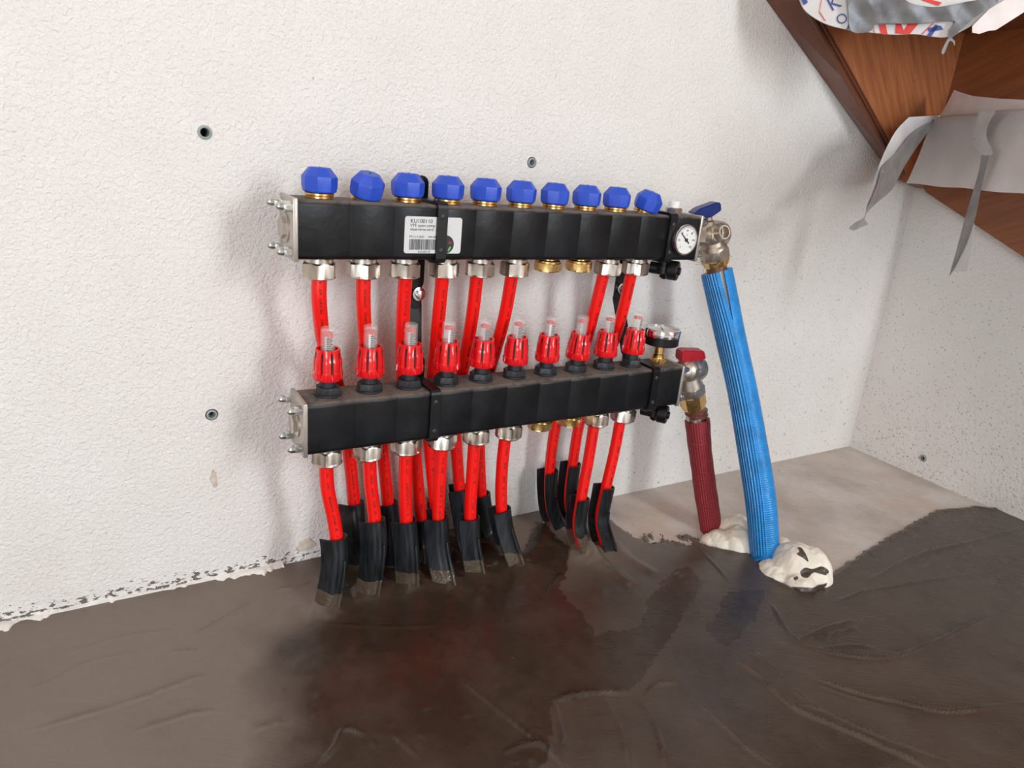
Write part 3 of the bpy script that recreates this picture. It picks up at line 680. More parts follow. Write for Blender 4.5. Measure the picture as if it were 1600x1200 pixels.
# white label on the upper manifold
yf = gU[2]-gU[5]-.0006
def rounded(xa, xb, za, zb, r=.003):
    out = []
    for cx, cz, a in ((xb-r, zb-r, 0), (xa+r, zb-r, 90), (xa+r, za+r, 180), (xb-r, za+r, 270)):
        for k in range(5): t = math.radians(a+22.5*k); out.append((cx+r*math.cos(t), cz+r*math.sin(t)))
    return out
lx0, lx1 = at_y(632, 366, yf).x, at_y(721, 366, yf).x; lz1, lz0 = at_y(676, 339, yf).z, at_y(674, 396, yf).z
bm = new_bm(); add_prism(bm, rounded(lx0, lx1, lz0, lz1), lambda a, b: LU(a, yf, b), lambda a, b: LU(a, yf+.0008, b)); lab = obj('product_label', bm, M['label'], rU, smooth=False)
W, Hh = lx1-lx0, lz1-lz0; yt = yf-.0003
bm = new_bm(); T = lambda s, u, v, size: add_text(bm, s, size, lambda a, b: LU(lx0+W*u+a, yt, lz0+Hh*v+b))
T('KU100110', .09, .83, .0062); T('VTE open comp', .09, .725, .0046); T('vloerverw.verd. 10-L', .09, .62, .0046); T('PD 11-7-2024     WN 004', .08, .43, .0032); T('KU100110', .24, .02, .0034)
x = lx0+W*.085; rb = random.Random(4)
while x < lx0+W*.60:
    bw = rb.choice([.0003, .0005, .0008]); add_prism(bm, [(x, lz0+Hh*.10), (x+bw, lz0+Hh*.10), (x+bw, lz0+Hh*.39), (x, lz0+Hh*.39)], lambda a, b: LU(a, yt, b), lambda a, b: LU(a, yt+.0001, b)); x += bw+rb.choice([.0003, .0005, .0007])
obj('label_print', bm, M['black_print'], lab, smooth=False)
cx, cz, cr = at_y(696, 382, yf).x, at_y(696, 382, yf).z, .0105
bm = new_bm(); add_prism(bm, [(cx+cr*math.cos(t), cz+cr*math.sin(t)) for t in np.linspace(0, 2*math.pi, 37)[:-1]], lambda a, b: LU(a, yt, b), lambda a, b: LU(a, yt+.0001, b)); obj('round_logo', bm, M['black_print'], lab, smooth=False)
bm = new_bm(); add_text(bm, 'ar', .0052, lambda a, b: LU(cx+.0036+a, yt-.0002, cz+.0008+b)); obj('logo_letters', bm, M['red_print'], lab, smooth=False)
bm = new_bm(); add_prism(bm, [(cx+.0032, cz-.0075), (cx+.0036, cz-.0045), (cx+.0058, cz-.0020), (cx+.0070, cz-.0022), (cx+.0066, cz-.0048), (cx+.0045, cz-.0078)], lambda a, b: LU(a, yt-.0002, b), lambda a, b: LU(a, yt-.0001, b)); obj('logo_leaf', bm, M['green_print'], lab, smooth=False)

# thermometer on the upper manifold, facing the room
tc = at_y(1072, 375, gU[2]-gU[5]-.010); RY = Matrix.Rotation(math.pi/2, 4, 'X')   # local z -> -y
base = Matrix.Translation(Vector((tc.x, gU[2]-gU[5], tc.z))-Vector(rU.location)) @ RY; tr = .0212
bm = new_bm(); add_lathe(bm, [(tr*.93, 0), (tr*.96, .004), (tr, .0055), (tr, .0100), (tr*.97, .0112), (tr*.90, .0112), (tr*.88, .0095)], 48, base); th = obj('thermometer', bm, M['zinc'], rU)
bm = new_bm(); add_lathe(bm, [(tr*.895, .0090), (tr*.895, .0100)], 48, base); obj('dial_face', bm, M['white_print'], th)
bm = new_bm()
def dial(bm, x, z, body=None, size=.003):
    return add_text(bm, body, size, lambda a, b: base @ Vector((x+a, z+b-size*.35, .0103)), 'CENTER')
for k, nm in enumerate(['0', '20', '40', '60', '80', '100', '120']):
    a = math.radians(225-45*k); dial(bm, tr*.62*math.cos(a), tr*.62*math.sin(a), nm, .0040)
dial(bm, 0, .0068, '°C', .0034)
for k in range(61):
    a = math.radians(225-4.5*k); r0 = .74 if k % 5 == 0 else .80; q = .00018
    c_, s_ = math.cos(a), math.sin(a); add_prism(bm, [(r0*tr*c_-q*s_, r0*tr*s_+q*c_), (.85*tr*c_-q*s_, .85*tr*s_+q*c_), (.85*tr*c_+q*s_, .85*tr*s_-q*c_), (r0*tr*c_+q*s_, r0*tr*s_-q*c_)], lambda a_, b_: base @ Vector((a_, b_, .0103)), lambda a_, b_: base @ Vector((a_, b_, .0101)))
obj('dial_print', bm, M['black_print'], th, smooth=False)
bm = new_bm(); a = math.radians(140); c_, s_ = math.cos(a), math.sin(a)
nd = [(-.0075, -.0007), (-.0075, .0007), (0, .0009), (.0150, .0003), (.0150, -.0003), (0, -.0009)]
add_prism(bm, [(p*c_-q*s_, p*s_+q*c_) for p, q in nd], lambda a_, b_: base @ Vector((a_, b_, .0112)), lambda a_, b_: base @ Vector((a_, b_, .0107))); add_lathe(bm, [(.0024, .0100), (.0024, .0115), (.0012, .0119)], 16, base)
obj('dial_needle', bm, M['black_print'], th, smooth=False)

# pressure gauge on the lower manifold, facing up
gx = .5095; gy = gL[2]; gz = gL[3]
g0 = LL(gx, gy, gz)
bm = new_bm(); add_lathe(bm, [(.025, .0300), (.0262, .0310), (.0262, .0440), (.0255, .0445)], 48, Matrix.Translation(g0)); pg = obj('pressure_gauge', bm, M['black'], rL)
bm = new_bm(); add_lathe(bm, [(.0262, .0425), (.0274, .0430), (.0278, .0440), (.0276, .0530), (.0268, .0545), (.0240, .0545), (.0236, .0500), (.0262, .0430)], 48, Matrix.Translation(g0), closed=True); obj('chrome_rim', bm, M['chrome'], pg)
bm = new_bm(); add_lathe(bm, [(.0242, .0495), (.0242, .0505)], 48, Matrix.Translation(g0)); obj('gauge_dial', bm, M['white_print'], pg)
bm = new_bm(); hex_lathe(bm, [(.0125, 0, 0), (.0125, .0085, 0), (.0108, .0095, 1)], Matrix.Translation(g0)); add_lathe(bm, [(.0085, .009), (.0085, .014), (.0072, .0150), (.0072, .0305)], 24, Matrix.Translation(g0)); obj('brass_stem', bm, M['brass'], pg)
bm = new_bm(); add_prism(bm, [(-.004, -.0006), (.016, -.0003), (.016, .0003), (-.004, .0006)], lambda a_, b_: g0+Vector((a_*.5-b_, a_*.8, .0520)), lambda a_, b_: g0+Vector((a_*.5-b_, a_*.8, .0512))); obj('gauge_needle', bm, M['black_print'], pg)
# air vent on the upper manifold
v0 = LU(.5085, gU[2]+.004, gU[3])
bm = new_bm(); hex_lathe(bm, [(.0125, 0, 0), (.0125, .0075, 0), (.011, .0085, 1)], Matrix.Translation(v0)); av = obj('air_vent', bm, M['nickel'], rU)
bm = new_bm(); add_lathe(bm, [(.0085, .0085), (.0085, .0165), (.0078, .0175), (.0004, .0177)], 24, Matrix.Translation(v0)); obj('vent_cap', bm, simple('clear_white_cap', (.78, .78, .76), .3), av)
# drain cocks underneath
def drain(root, L, px, py, y, zb, label):
    c = at_y(px, py, y); o_ = Vector(root.location); m = Matrix.Translation(Vector((c.x, y, zb))-o_)
    bm = new_bm(); add_lathe(bm, [(.0085, .0005), (.0085, -.010), (.0115, -.0105), (.0115, -.021), (.0060, -.022)], 24, m); d = obj('drain_cock', bm, M['black'], root)
    bm = new_bm(); m2 = Matrix.Translation(Vector((c.x, y, zb-.016))-o_) @ Matrix.Rotation(math.radians(125), 4, 'Z') @ Matrix.Rotation(math.pi/2, 4, 'Y')
    add_lathe(bm, [(.0070, -.020), (.0085, -.019), (.0085, .006), (.0128, .0065), (.0140, .008), (.0140, .020), (.0125, .0215), (.0055, .0216), (.0055, .0245), (.0001, .0246)], 24, m2 @ Matrix.Rotation(math.pi, 4, 'Y')); obj('drain_cap', bm, M['black'], d)
    bm = new_bm(); m3 = Matrix.Translation(Vector((c.x+.004, y, zb-.021))-o_) @ Matrix.Rotation(.5, 4, 'X'); add_lathe(bm, [(.0062, .0), (.0062, -.008), (.003, -.009)], 6, m3); obj('drain_key', bm, M['black'], d, smooth=False)
drain(rU, LU, 1036, 425, gU[2]-.006, gU[4], ''); drain(rL, LL, 1020, 652, gL[2]-.006, gL[4], '')

# ---------------------------------------------------------------- mounting brackets
def bracket(xu, xl, xb, xl2, label):
    root = thing('mounting_bracket', label, 'bracket', ((xu+xl)/2, -.002, .2252), 'black steel brackets holding both manifolds'); O = Vector(root.location)
    for which, xx, g in (('upper', xu, gU), ('lower', xl, gL)):
        y0, zt, zb, D = g[2], g[3], g[4], g[5]; bm = new_bm(); t = .0035; wdt = .0125; h = zt-zb; zc = (zt+zb)/2
        def rect(a, b, r):
            out = []
            for cx, cz, ang in ((a-r, b-r, 0), (-a+r, b-r, 90), (-a+r, -b+r, 180), (a-r, -b+r, 270)):
                for k in range(4): q = math.radians(ang+30*k); out.append((cx+r*math.cos(q), cz+r*math.sin(q)))
            return out
        inn = rect(D+.0004, h/2+.0004, .005); outr = rect(D+t, h/2+t, .006); n = len(inn); V = []
        for x_ in (xx-wdt/2, xx+wdt/2):
            V.append([[bm.verts.new(Vector((x_, y0+a, zc+b))-O) for a, b in ring] for ring in (inn, outr)])
        for i in range(n):
            j = (i+1) % n
            bm.faces.new((V[0][0][i], V[0][0][j], V[0][1][j], V[0][1][i])); bm.faces.new((V[1][0][i], V[1][0][j], V[1][1][j], V[1][1][i]))
            bm.faces.new((V[0][1][i], V[0][1][j], V[1][1][j], V[1][1][i])); bm.faces.new((V[0][0][i], V[0][0][j], V[1][0][j], V[1][0][i]))
        s = obj('clamp_strap', bm, M['black'], root, smooth=False)
        for dz in (.019, -.019):
            bm = new_bm(); m = Matrix.Translation(Vector((xx, y0-D-t, zc+dz))-O) @ RY; add_lathe(bm, [(.0032, 0), (.0032, .0006), (.0020, .0014), (.0002, .0016)], 16, m); obj('rivet', bm, M['rubber'], s)
    # carrier bar behind: vertical plates joined by a slanting arm, reaching to the wall
    bm = new_bm(); wd = .022
    def bar(p, q, w_=wd, th=.003):
        p, q = Vector(p), Vector(q); d = (q-p); Ln = d.length; d.normalize(); sx_ = Vector((1, 0, 0)); sx_ = (sx_-d*sx_.dot(d)).normalized(); nn = d.cross(sx_)
        pts = []
        for k in range(9): a = math.pi*k/8; pts.append((w_/2*math.cos(a), Ln-w_/2+w_/2*math.sin(a)))
        for k in range(9): a = math.pi+math.pi*k/8; pts.append((w_/2*math.cos(a), w_/2+w_/2*math.sin(a)))
        add_prism(bm, pts, lambda a, b: p+sx_*a+d*b+nn*th/2-O, lambda a, b: p+sx_*a+d*b-nn*th/2-O)
    yu_, yl_ = gU[2]+D+.0055, gL[2]+D+.0055
    bar((xb, yu_, .398), (xb, yu_, .534 if xb < .3 else .495), .018); bar((xb, yu_+.002, .372), (xb, yu_+.002, .425), .016); bar((xl2, yl_, .195), (xl2, yl_, .318)); bar((xl2, yl_+.004, .290), (xb+.001, yu_+.006, .385), .017, .005)
    for xx, zz in ((xb, .490), (xb, .455), (xl2, .245), (xl2, .226)):
        add_box(bm, Vector((xx, (yu_-.001)/2, zz))-O, (.014, abs(yu_)-.001, .006), .001)
    obj('carrier_bar', bm, M['black'], root)
    bm = new_bm(); m = Matrix.Translation(Vector((xb+.003, yu_-.0015, .392))-O) @ RY
    add_lathe(bm, [(.0085, -.004), (.0085, .0015), (.006, .002)], 24, m); hex_lathe(bm, [(.0062, .0015, 0), (.0062, .006, 0), (.005, .0065, 1)], m); obj('bracket_bolt', bm, M['zinc'], root)
    return root
bracket(.1310, .1300, .1305, .130, 'left black steel bracket clamping both manifolds beside the white label')
bracket(.4802, .4826, .4545, .4800, 'right black steel bracket clamping both manifolds beside the dial thermometer')

# ---------------------------------------------------------------- ball valves
def yz_off(p, root): return Vector(p)-Vector(root.location)
def ball_valve(up):
    y = gU[2] if up else gL[2]; zc = (gU[3]+gU[4])/2 if up else (gL[3]+gL[4])/2; xs_ = (gU[1] if up else gL[1])+.0055
    if up: bc = Vector((xs_+.046, y-.002, zc+.003)); down = (at_y(1121, 425, y-.004)-bc).normalized(); Ld = .050
    else: bc = Vector((xs_+.033, y-.002, zc+.0145)); down = (at_y(1087, 655, y-.004)-bc).normalized(); Ld = .070
    root = thing('ball_valve', 'nickel ball valve with a blue lever at the right end of the upper manifold' if up else 'nickel ball valve with a red lever at the right end of the lower manifold', 'valve', bc, 'ball valves at the manifold ends')
    def M4(p, d): return Matrix.Translation(p-bc) @ d.to_track_quat('Z', 'Y').to_matrix().to_4x4()
    bm = new_bm(); ax = (bc-Vector((xs_, y, zc+(.003 if up else .010)))).normalized(); m = M4(Vector((xs_, y, zc+(.003 if up else .010))), ax); La = (bc-Vector((xs_, y, zc))).length
    add_lathe(bm, [(.0135, -.001), (.0135, .006), (.0150, .0062)], 28, m)
    k = 1.0 if up else .8
    hex_lathe(bm, [(.0190*k, .005, 1), (.0212*k, .0065, 0), (.0212*k, .019*k, 0), (.0185*k, .0205*k, 1)], m, .4)
    add_lathe(bm, [(.0165*k, .0195*k), (.0150*k, La*.62), (.0160*k, La*.8), (.0175, La)], 28, m)
    bmesh.ops.create_uvsphere(bm, u_segments=28, v_segments=18, radius=.0195 if up else .0205)
    # outlet side dome
    ds = 1.12 if up else 1.28; du_ = 0 if up else .006
    hex_lathe(bm, [(q_[0]*min(ds, 1.15), q_[1]*ds, q_[2]) for q_ in [(.0175, .0, 1), (.0192, .006, 1), (.0192, .014, 0), (.0175, .0185, 1), (.0120, .0215, 1), (.001, .0222, 1)]], M4(bc+Vector((.002, 0, 0)), Vector((1, .15, .05)) if up else Vector((1, .2, 0))), .2)
    # lower union
    md = M4(bc, down)
    add_lathe(bm, [(.0165, .008), (.0175, .016), (.0200, .019+du_), (.0205, .022+du_)], 28, md); hex_lathe(bm, [(.0205, .0215+du_, 1), (.0222, .0225+du_, 0), (.0222, .0365+du_, 0), (.0205, .0375+du_, 1)], md, .3)
    obj('valve_body', bm, M['cast'], root, ang=30)
    if up:      # open test port facing the room
        bm = new_bm(); pd = Vector((-.10, -1, .28)).normalized(); m = M4(bc, pd)
        add_lathe(bm, [(.0105, .010), (.0095, .026), (.0104, .0265), (.0104, .0300), (.0080, .0300), (.0078, .018), (.0005, .018)], 28, m); add_box(bm, (0, 0, .0215), (.0025, .0150, .008), 0, m); obj('side_port', bm, M['cast'], root)
    else:
        bm = new_bm(); add_text(bm, '1"', .012, lambda a, b: Vector((-.004+a, -.0212, .000+b))); obj('cast_mark', bm, M['black_print'], root, smooth=False)
    bm = new_bm(); zb_ = .037 if up else .043
    hex_lathe(bm, [(.0200, zb_, 1), (.0212, zb_+.001, 0), (.0208, Ld-.006, 0), (.0185, Ld-.002, 1), (.0150, Ld, 1)], md, .1); obj('brass_nut', bm, M['brass'], root, ang=30)
    bm = new_bm()      # hemp strands round the thread
    if up:
        for k in range(9):
            a = rng.uniform(0, 6.28); q = [Vector((.021*math.cos(a), .021*math.sin(a), .037)), Vector((.026*math.cos(a+.3), .026*math.sin(a+.3), .036+rng.uniform(-.004, .006))), Vector((.030*math.cos(a+.5), .030*math.sin(a+.5), .040+rng.uniform(-.008, .010)))]
            add_sweep(bm, [np.array(md @ p_) for p_ in smooth_path(q, 4)] if False else [np.array(md @ Vector(p_)) for p_ in smooth_path(q, 4)], lambda i, s: circ(.0003, 5))
        obj('hemp_strands', bm, M['fibre'], root)
    else: bm.free()
    # stem and lever
    sd = Vector((-.25, 0, 1)).normalized() if up else Vector((-.20, 0, 1)).normalized(); sb = bc+Vector((-.008, -.0, .014)) if up else bc+Vector((-.012, -.002, .012))
    bm = new_bm(); add_lathe(bm, [(.0085, 0), (.0085, .006), (.0055, .008), (.0055, .018)], 20, M4(sb, sd)); obj('valve_stem', bm, M['cast'], root)
    pm = (lambda a, b, o=0: at_y(a, b, y-.012+o)-bc) ; bm = new_bm()
    if up: poly = [(1084, 334), (1094, 326), (1121, 316), (1127, 317), (1128, 329), (1112, 340), (1106, 341), (1098, 338)]
    else: poly = [(1065, 551), (1071, 548), (1101, 549), (1104, 561), (1085, 565), (1080, 568), (1068, 568), (1064, 564)]
    add_prism(bm, poly, lambda a, b: pm(a, b), lambda a, b: pm(a, b)+Vector((.006, .020, 0)))
    bmesh.ops.bevel(bm, geom=bm.edges[:], offset=.0015, segments=2, affect='EDGES'); obj('lever_handle', bm, M['blue_handle' if up else 'red_handle'], root)
    return bc+down*Ld, down
pU, dU = ball_valve(True); pL, dL = ball_valve(False)

# ---------------------------------------------------------------- insulated risers
def riser(name, pts, r0, r1, mat, label, cat, slit, start, core_r, bottom_cut=None):
    path = smooth_path(pts, 12); base = Vector((path[-1][0], path[-1][1], 0)); root = thing(name, label, cat, base)
    n = 72
    rr = random.Random(3)
    def sec(i, s):
        r = r0+(r1-r0)*s; g = 0
        if slit: g = .17*max(0, 1-s/.17)**.8
        out = []
        A0 = math.radians(slit or 0)
        for k in range(n+1):
            a = A0+g+(2*math.pi-2*g)*k/n
            rad = r*(1+.018*math.sin(3*a+s*5)+.022*math.sin(2*a-s*9)+.010*math.sin(17*s+a)+ (.012*math.sin(40*s) if not slit else 0))
            out.append((rad*math.cos(a), rad*math.sin(a)))
        inn = []
        for k in range(n, -1, -1):
            a = A0+g+(2*math.pi-2*g)*k/n; inn.append(((r-.0042)*math.cos(a), (r-.0042)*math.sin(a)))
        return out+inn
    bm = new_bm(); add_sweep(bm, path, sec, caps=False)
    # close both ends with quad strips
    bm.verts.ensure_lookup_table(); m = 2*(n+1); tot = len(path)
    for b0 in (0, (tot-1)*m):
        for k in range(n): bm.faces.new((bm.verts[b0+k], bm.verts[b0+k+1], bm.verts[b0+m-2-k], bm.verts[b0+m-1-k]))
    obj('insulation_sleeve', bm, M[mat], root, origin=base, ang=60)
    bm = new_bm(); cp = [np.array(start)]+[np.array(p) for p in path[2:]]; add_sweep(bm, cp, lambda i, s: circ(core_r, 24)); obj('inner_pipe', bm, M['pipe_core'], root, origin=base)
    if slit:
        bm = new_bm(); add_sweep(bm, path[:20], lambda i, s: [(c*(r0-.0050), d*(r0-.0050)) for c, d in circ(1, 40)]); obj('foam_lining', bm, M['sleeve_inner'], root, origin=base)
    return root
bz = at_z(1194, 878)
P_ = [at_y(1119, 424, -.099), at_y(1138, 510, -.125), at_y(1160, 610, -.165), at_y(1178, 710, -.205), at_y(1189, 790, -.235), at_z(1195, 868, .004), at_z(1197, 885, -.006)]
riser('insulated_supply_pipe', P_, .0232, .0228, 'blue_sleeve', 'tall pipe in a bright blue foil sleeve rising from white foam', 'insulated pipe', 116, pU-dU*.004, .0155)
P_ = [at_y(1089, 656, -.110), at_y(1095, 710, -.122), at_y(1103, 770, -.142), at_z(1111, 828, .003), at_z(1112, 838, -.006)]
o = riser('insulated_return_pipe', P_, .0196, .0175, 'red_sleeve', 'short pipe in a dark red woven sleeve behind the blue one', 'insulated pipe', None, pL-dL*.004, .0125)
bm = new_bm(); q = at_y(1088, 648, -.109); add_lathe(bm, [(.0150, -.002), (.0185, -.001), (.0185, .004), (.0168, .005), (.0165, .012)], 28, Matrix.Translation(q-Vector(o.location))); obj('pipe_collar', bm, M['pipe_core'], o)
bm = new_bm(); add_lathe(bm, [(.0155, -.010), (.0160, -.001)], 28, Matrix.Translation(q-Vector(o.location))); obj('steel_band', bm, M['nickel'], o)

# ---------------------------------------------------------------- expanding foam lumps
def foam(lumps, label, mudspots):
    base = at_z(lumps[0][0], lumps[0][1]); bm = new_bm()
    c0 = Vector((sum(at_z(a, b).x for a, b, *_ in lumps)/len(lumps), sum(at_z(a, b).y for a, b, *_ in lumps)/len(lumps), 0))
    L_ = [(at_z(a, b), r, hh) for a, b, r, hh in lumps]; lo = [min(p[0][i]-p[1] for p in L_)-.01 for i in (0, 1)]; hi = [max(p[0][i]+p[1] for p in L_)+.01 for i in (0, 1)]
    st = .0016; gx_ = np.arange(lo[0], hi[0], st); gy_ = np.arange(lo[1], hi[1], st); GX, GY = np.meshgrid(gx_, gy_); Z = np.full(GX.shape, -.03)
    for p, r, hh in L_:
        d2 = ((GX-p.x)**2+(GY-p.y)**2)/r**2*(1+.5*(vnoise(GX, GY, 40, 91)-.5)); z = np.where(d2 < 1.3, hh*np.sqrt(np.clip(1.0-d2, -.3, 1).clip(0))-.0*d2-np.clip(d2-1, 0, 1)*.05, -.03); Z = np.maximum(Z, z)
    Z = Z + np.where(Z > -.02, (vnoise(GX, GY, 55, 92)-.5)*.007+(vnoise(GX, GY, 160, 93)-.5)*.003, 0)
    V = {}
    ny_, nx_ = GX.shape
    def gv(j, i):
        if (j, i) not in V: V[j, i] = bm.verts.new((GX[j, i], GY[j, i], max(Z[j, i], -.004)))
        return V[j, i]
    for j in range(ny_-1):
        for i in range(nx_-1):
            if max(Z[j, i], Z[j+1, i], Z[j, i+1], Z[j+1, i+1]) > -.002: bm.faces.new((gv(j, i), gv(j, i+1), gv(j+1, i+1), gv(j+1, i)))
    o = obj('expanding_foam', bm, M['foam'], origin=c0, ang=80); tag(o, label, 'foam')
    from mathutils.bvhtree import BVHTree
    dg = bpy.context.evaluated_depsgraph_get(); bvh = BVHTree.FromPolygons([Vector(v.co)+c0 for v in o.data.vertices], [tuple(p.vertices) for p in o.data.polygons])
    for poly in mudspots:
        b = new_bm(); vs = []; cxp = sum(p[0] for p in poly)/len(poly); cyp = sum(p[1] for p in poly)/len(poly)
        def hit(px, py, off):
            d = Vector(ray(px, py)).normalized(); h = bvh.ray_cast(Vector(CAM), d); p = h[0] if h[0] is not None else at_z(px, py, .004); nn = h[1] if h[0] is not None else Vector((0, 0, 1))
            if nn.dot(d) > 0: nn = -nn
            return p+nn*off
        pl = smooth_path([(p[0], p[1], 0) for p in poly+[poly[0]]], 4)[:-1]
        for s, off in ((1.0, .0002), (.82, .0014), (.4, .0018)):
            vs.append([b.verts.new(hit(cxp+(p[0]-cxp)*s, cyp+(p[1]-cyp)*s, off)) for p in pl])
        cv = b.verts.new(hit(cxp, cyp, .0019)); n_ = len(pl)
        for A, B in zip(vs, vs[1:]):
            for i in range(n_): b.faces.new((A[i], A[(i+1) % n_], B[(i+1) % n_], B[i]))
        for i in range(n_): b.faces.new((vs[-1][i], vs[-1][(i+1) % n_], cv))
        m_ = obj('mud_smear', b, mudmat, o, origin=c0); m_.location = (0, 0, 0)
    return o
mudmat = simple('screed_smear', (.075, .055, .042), .35, nscale=80, amt=.2, bump=.4, bscale=300)
foam([(1128, 848, .026, .020), (1152, 852, .030, .030), (1175, 848, .028, .034), (1152, 836, .030, .036), (1135, 834, .024, .026), (1113, 846, .018, .012), (1222, 852, .014, .014)], 'cream foam lump between the red and blue sleeved pipes', [])
foam([(1215, 895, .030, .016), (1240, 891, .038, .046), (1258, 894, .038, .043), (1270, 905, .028, .028), (1250, 912, .026, .018), (1225, 872, .020, .018)], 'large white foam lump with dark smears right of the blue sleeved pipe',
     [[(1246, 855), (1252, 856), (1260, 868), (1263, 878), (1255, 872), (1245, 866), (1249, 862)], [(1250, 893), (1258, 887), (1270, 889), (1284, 885), (1295, 892), (1290, 899), (1278, 893), (1266, 898), (1262, 903), (1253, 901)], [(1240, 903), (1246, 901), (1247, 905), (1242, 907)],
      [(1236, 917), (1250, 921), (1262, 918), (1272, 921), (1284, 914), (1292, 911), (1288, 918), (1272, 925), (1252, 925)]])

# ---------------------------------------------------------------- staircase
stair = thing('staircase', 'reddish-brown varnished wooden winder staircase turning in the corner above the manifolds', 'staircase', (1.0, -.02, .47)); SO = Vector(stair.location)
TK = .038
we = [at_y(1187, -20, -.0005), at_y(1197, 0, -.0005), at_y(1285, 122, -.0005), at_y(1372, 245, -.0005), at_y(1398, 280, -.0005)]
fe = [at_y(1238, -20, -TK), at_y(1250, 4, -TK), at_y(1318, 123, -TK), at_y(1384, 242, -TK), at_y(1404, 281, -TK)]
# prolong upwards beyond the frame, and along to the corner
we = [we[1]+(we[1]-we[3])*.9]+we[1:]+[Vector((XC-.0005, -.0005, .570))]; fe = [fe[1]+(fe[1]-fe[3])*.9]+fe[1:]+[Vector((XC-.0005, -TK, .570))]
bm = new_bm(); top = 1.45
A = [bm.verts.new(p-SO) for p in we]; B = [bm.verts.new(p-SO) for p in fe]
At = bm.verts.new(Vector((XC-.0005, -.0005, top))-SO); Bt = bm.verts.new(Vector((XC-.0005, -TK, top))-SO); Al = bm.verts.new(Vector((we[0].x, -.0005, top))-SO); Bl = bm.verts.new(Vector((fe[0].x, -TK, top))-SO)
for i in range(len(A)-1): f = bm.faces.new((A[i], A[i+1], B[i+1], B[i])); f.material_index = 1
bm.faces.new(A+[At, Al]); bm.faces.new(B+[Bt, Bl]); bm.faces.new((A[-1], At, Bt, B[-1])); bm.faces.new((A[0], Al, Bl, B[0])); bm.faces.new((Al, At, Bt, Bl))
obj('wall_stringer', bm, [M['wood'], M['wood_edge']], stair, smooth=False)
# moulding bead along the lower front edge of the stringer
bm = new_bm()
for off, r in ((.003, .0045), (.0135, .0030), (.0195, .0016)):
    pth = [np.array(fe[i]+Vector((off*.8, -.0006, off*.6))-SO) for i in range(0, len(fe)-1)]; add_sweep(bm, pth, lambda i, s: circ(r, 8))
obj('edge_bead', bm, M['wood_edge'], stair)
# right-hand stringer along the side wall
x1_ = XC-.0005; x0_ = XC-TK; s1, s2 = at_x(1450, 301, x0_), at_x(1600, 402, x0_); sl = (s2.z-s1.z)/(s2.y-s1.y)
bm = new_bm(); pl = [(-TK, .570), (-.045, s1.z), (s2.y, s2.z), (-1.3, s2.z+sl*(-1.3-s2.y)), (-1.3, top), (-TK, top)]
add_prism(bm, pl, lambda a, b: Vector((x0_, a, b))-SO, lambda a, b: Vector((x1_, a, b))-SO); obj('side_stringer', bm, M['wood_side'], stair, smooth=False)
# screw plug in the stringer
q = at_y(1430, 121, -TK); bm = new_bm(); add_lathe(bm, [(.0075, 0), (.0075, .0008), (.006, .0016), (.0002, .0017)], 20, Matrix.Translation(q-SO) @ RY @ Matrix.Diagonal((.6, 1.1, 1, 1))); obj('screw_plug', bm, M['wood'], stair)
# treads: lower winder and the one above
LA, LB = Vector((1.092, -.092, 0)), Vector((.925, -.33, 0)); dAB = (LB-LA).normalized(); nAB = Vector((-dAB.y, dAB.x, 0)); nAB = nAB if nAB.x > 0 else -nAB   # towards the side wall
def tread(pts, z0, z1, name='tread'):
    bm = new_bm(); add_prism(bm, pts, lambda a, b: Vector((a, b, z0))-SO, lambda a, b: Vector((a, b, z1))-SO); obj(name, bm, M['wood_side'], stair, smooth=False)
a_, b_ = LA+nAB*.006, LB+dAB*.35+nAB*.006
tread([(a_.x, a_.y), (b_.x, b_.y), (x0_-.0005, b_.y-.02), (x0_-.0005, -TK-.0005), (a_.x+.03, -TK-.0005)], .650, .688)

# sheets hung over the lower tread
pm = plane_map(LA, LB)
def sheet(name, poly, mp, mat, off0, off1, parent=None, label=None, cat=None, origin=None, wave=0.0, sub=True):
    """a thin sheet with real thickness standing in plane map mp, outline given by its corner sight lines; wave ripples it out of plane"""
    bm = new_bm(); pts = [p[:2] for p in smooth_path([(a, b, 0) for a, b in poly+[poly[0]]], 3)[:-1]] if sub else poly
    vs = [bm.verts.new((p[0], p[1], 0)) for p in pts]; f = bm.faces.new(vs); bmesh.ops.triangulate(bm, faces=[f])
    bmesh.ops.subdivide_edges(bm, edges=bm.edges[:], cuts=3, use_grid_fill=True)
    for v in bm.verts:
        a, b = v.co.x, v.co.y; v.co = mp(a, b, off0+wave*(math.sin(a*.045+b*.03)+.5*math.sin(a*.11-b*.07)))
    g = bmesh.ops.solidify(bm, geom=bm.faces[:], thickness=off1)
    org = origin or mp(*poly[0]); o = obj(name, bm, mat, parent, origin=org, ang=50)
    if label: tag(o, label, cat)
    return o
# main hanging sheet rolls over the front edge of the tread, then falls and flares towards the bottom
bm = new_bm(); rows = []; NS = 40; ext = LB+dAB*.30
for k in range(NS+1):
    s = k/NS; b0 = LA+(ext-LA)*s; w1 = .0030*math.sin(s*11)+.0012*math.sin(s*29+1); col_ = []
    prof = [(.16, .694), (.08, .6945), (.02, .6945), (.004, .6925), (-.004, .686), (-.006, .672), (-.008, .650), (-.010, .620), (-.013, .592), (-.015, 0.5765+.0008*math.sin(s*23))]
    for q_, (n_, z) in enumerate(prof):
        dn = w1*(max(0, q_-4)/5); ped = b0+nAB*(n_+dn)-dAB*(.022*(1-s)*max(0, q_-4)/5); xx = min(ped.x, x0_-.002)
        if ped.y > -TK-.004: ped.y = -TK-.004
        col_.append(bm.verts.new((xx, ped.y, z+(.001*math.sin(s*25) if q_ < 4 else 0))))
    rows.append(col_)
for A_, B_ in zip(rows, rows[1:]):
    for i in range(len(A_)-1): bm.faces.new((A_[i], A_[i+1], B_[i+1], B_[i]))
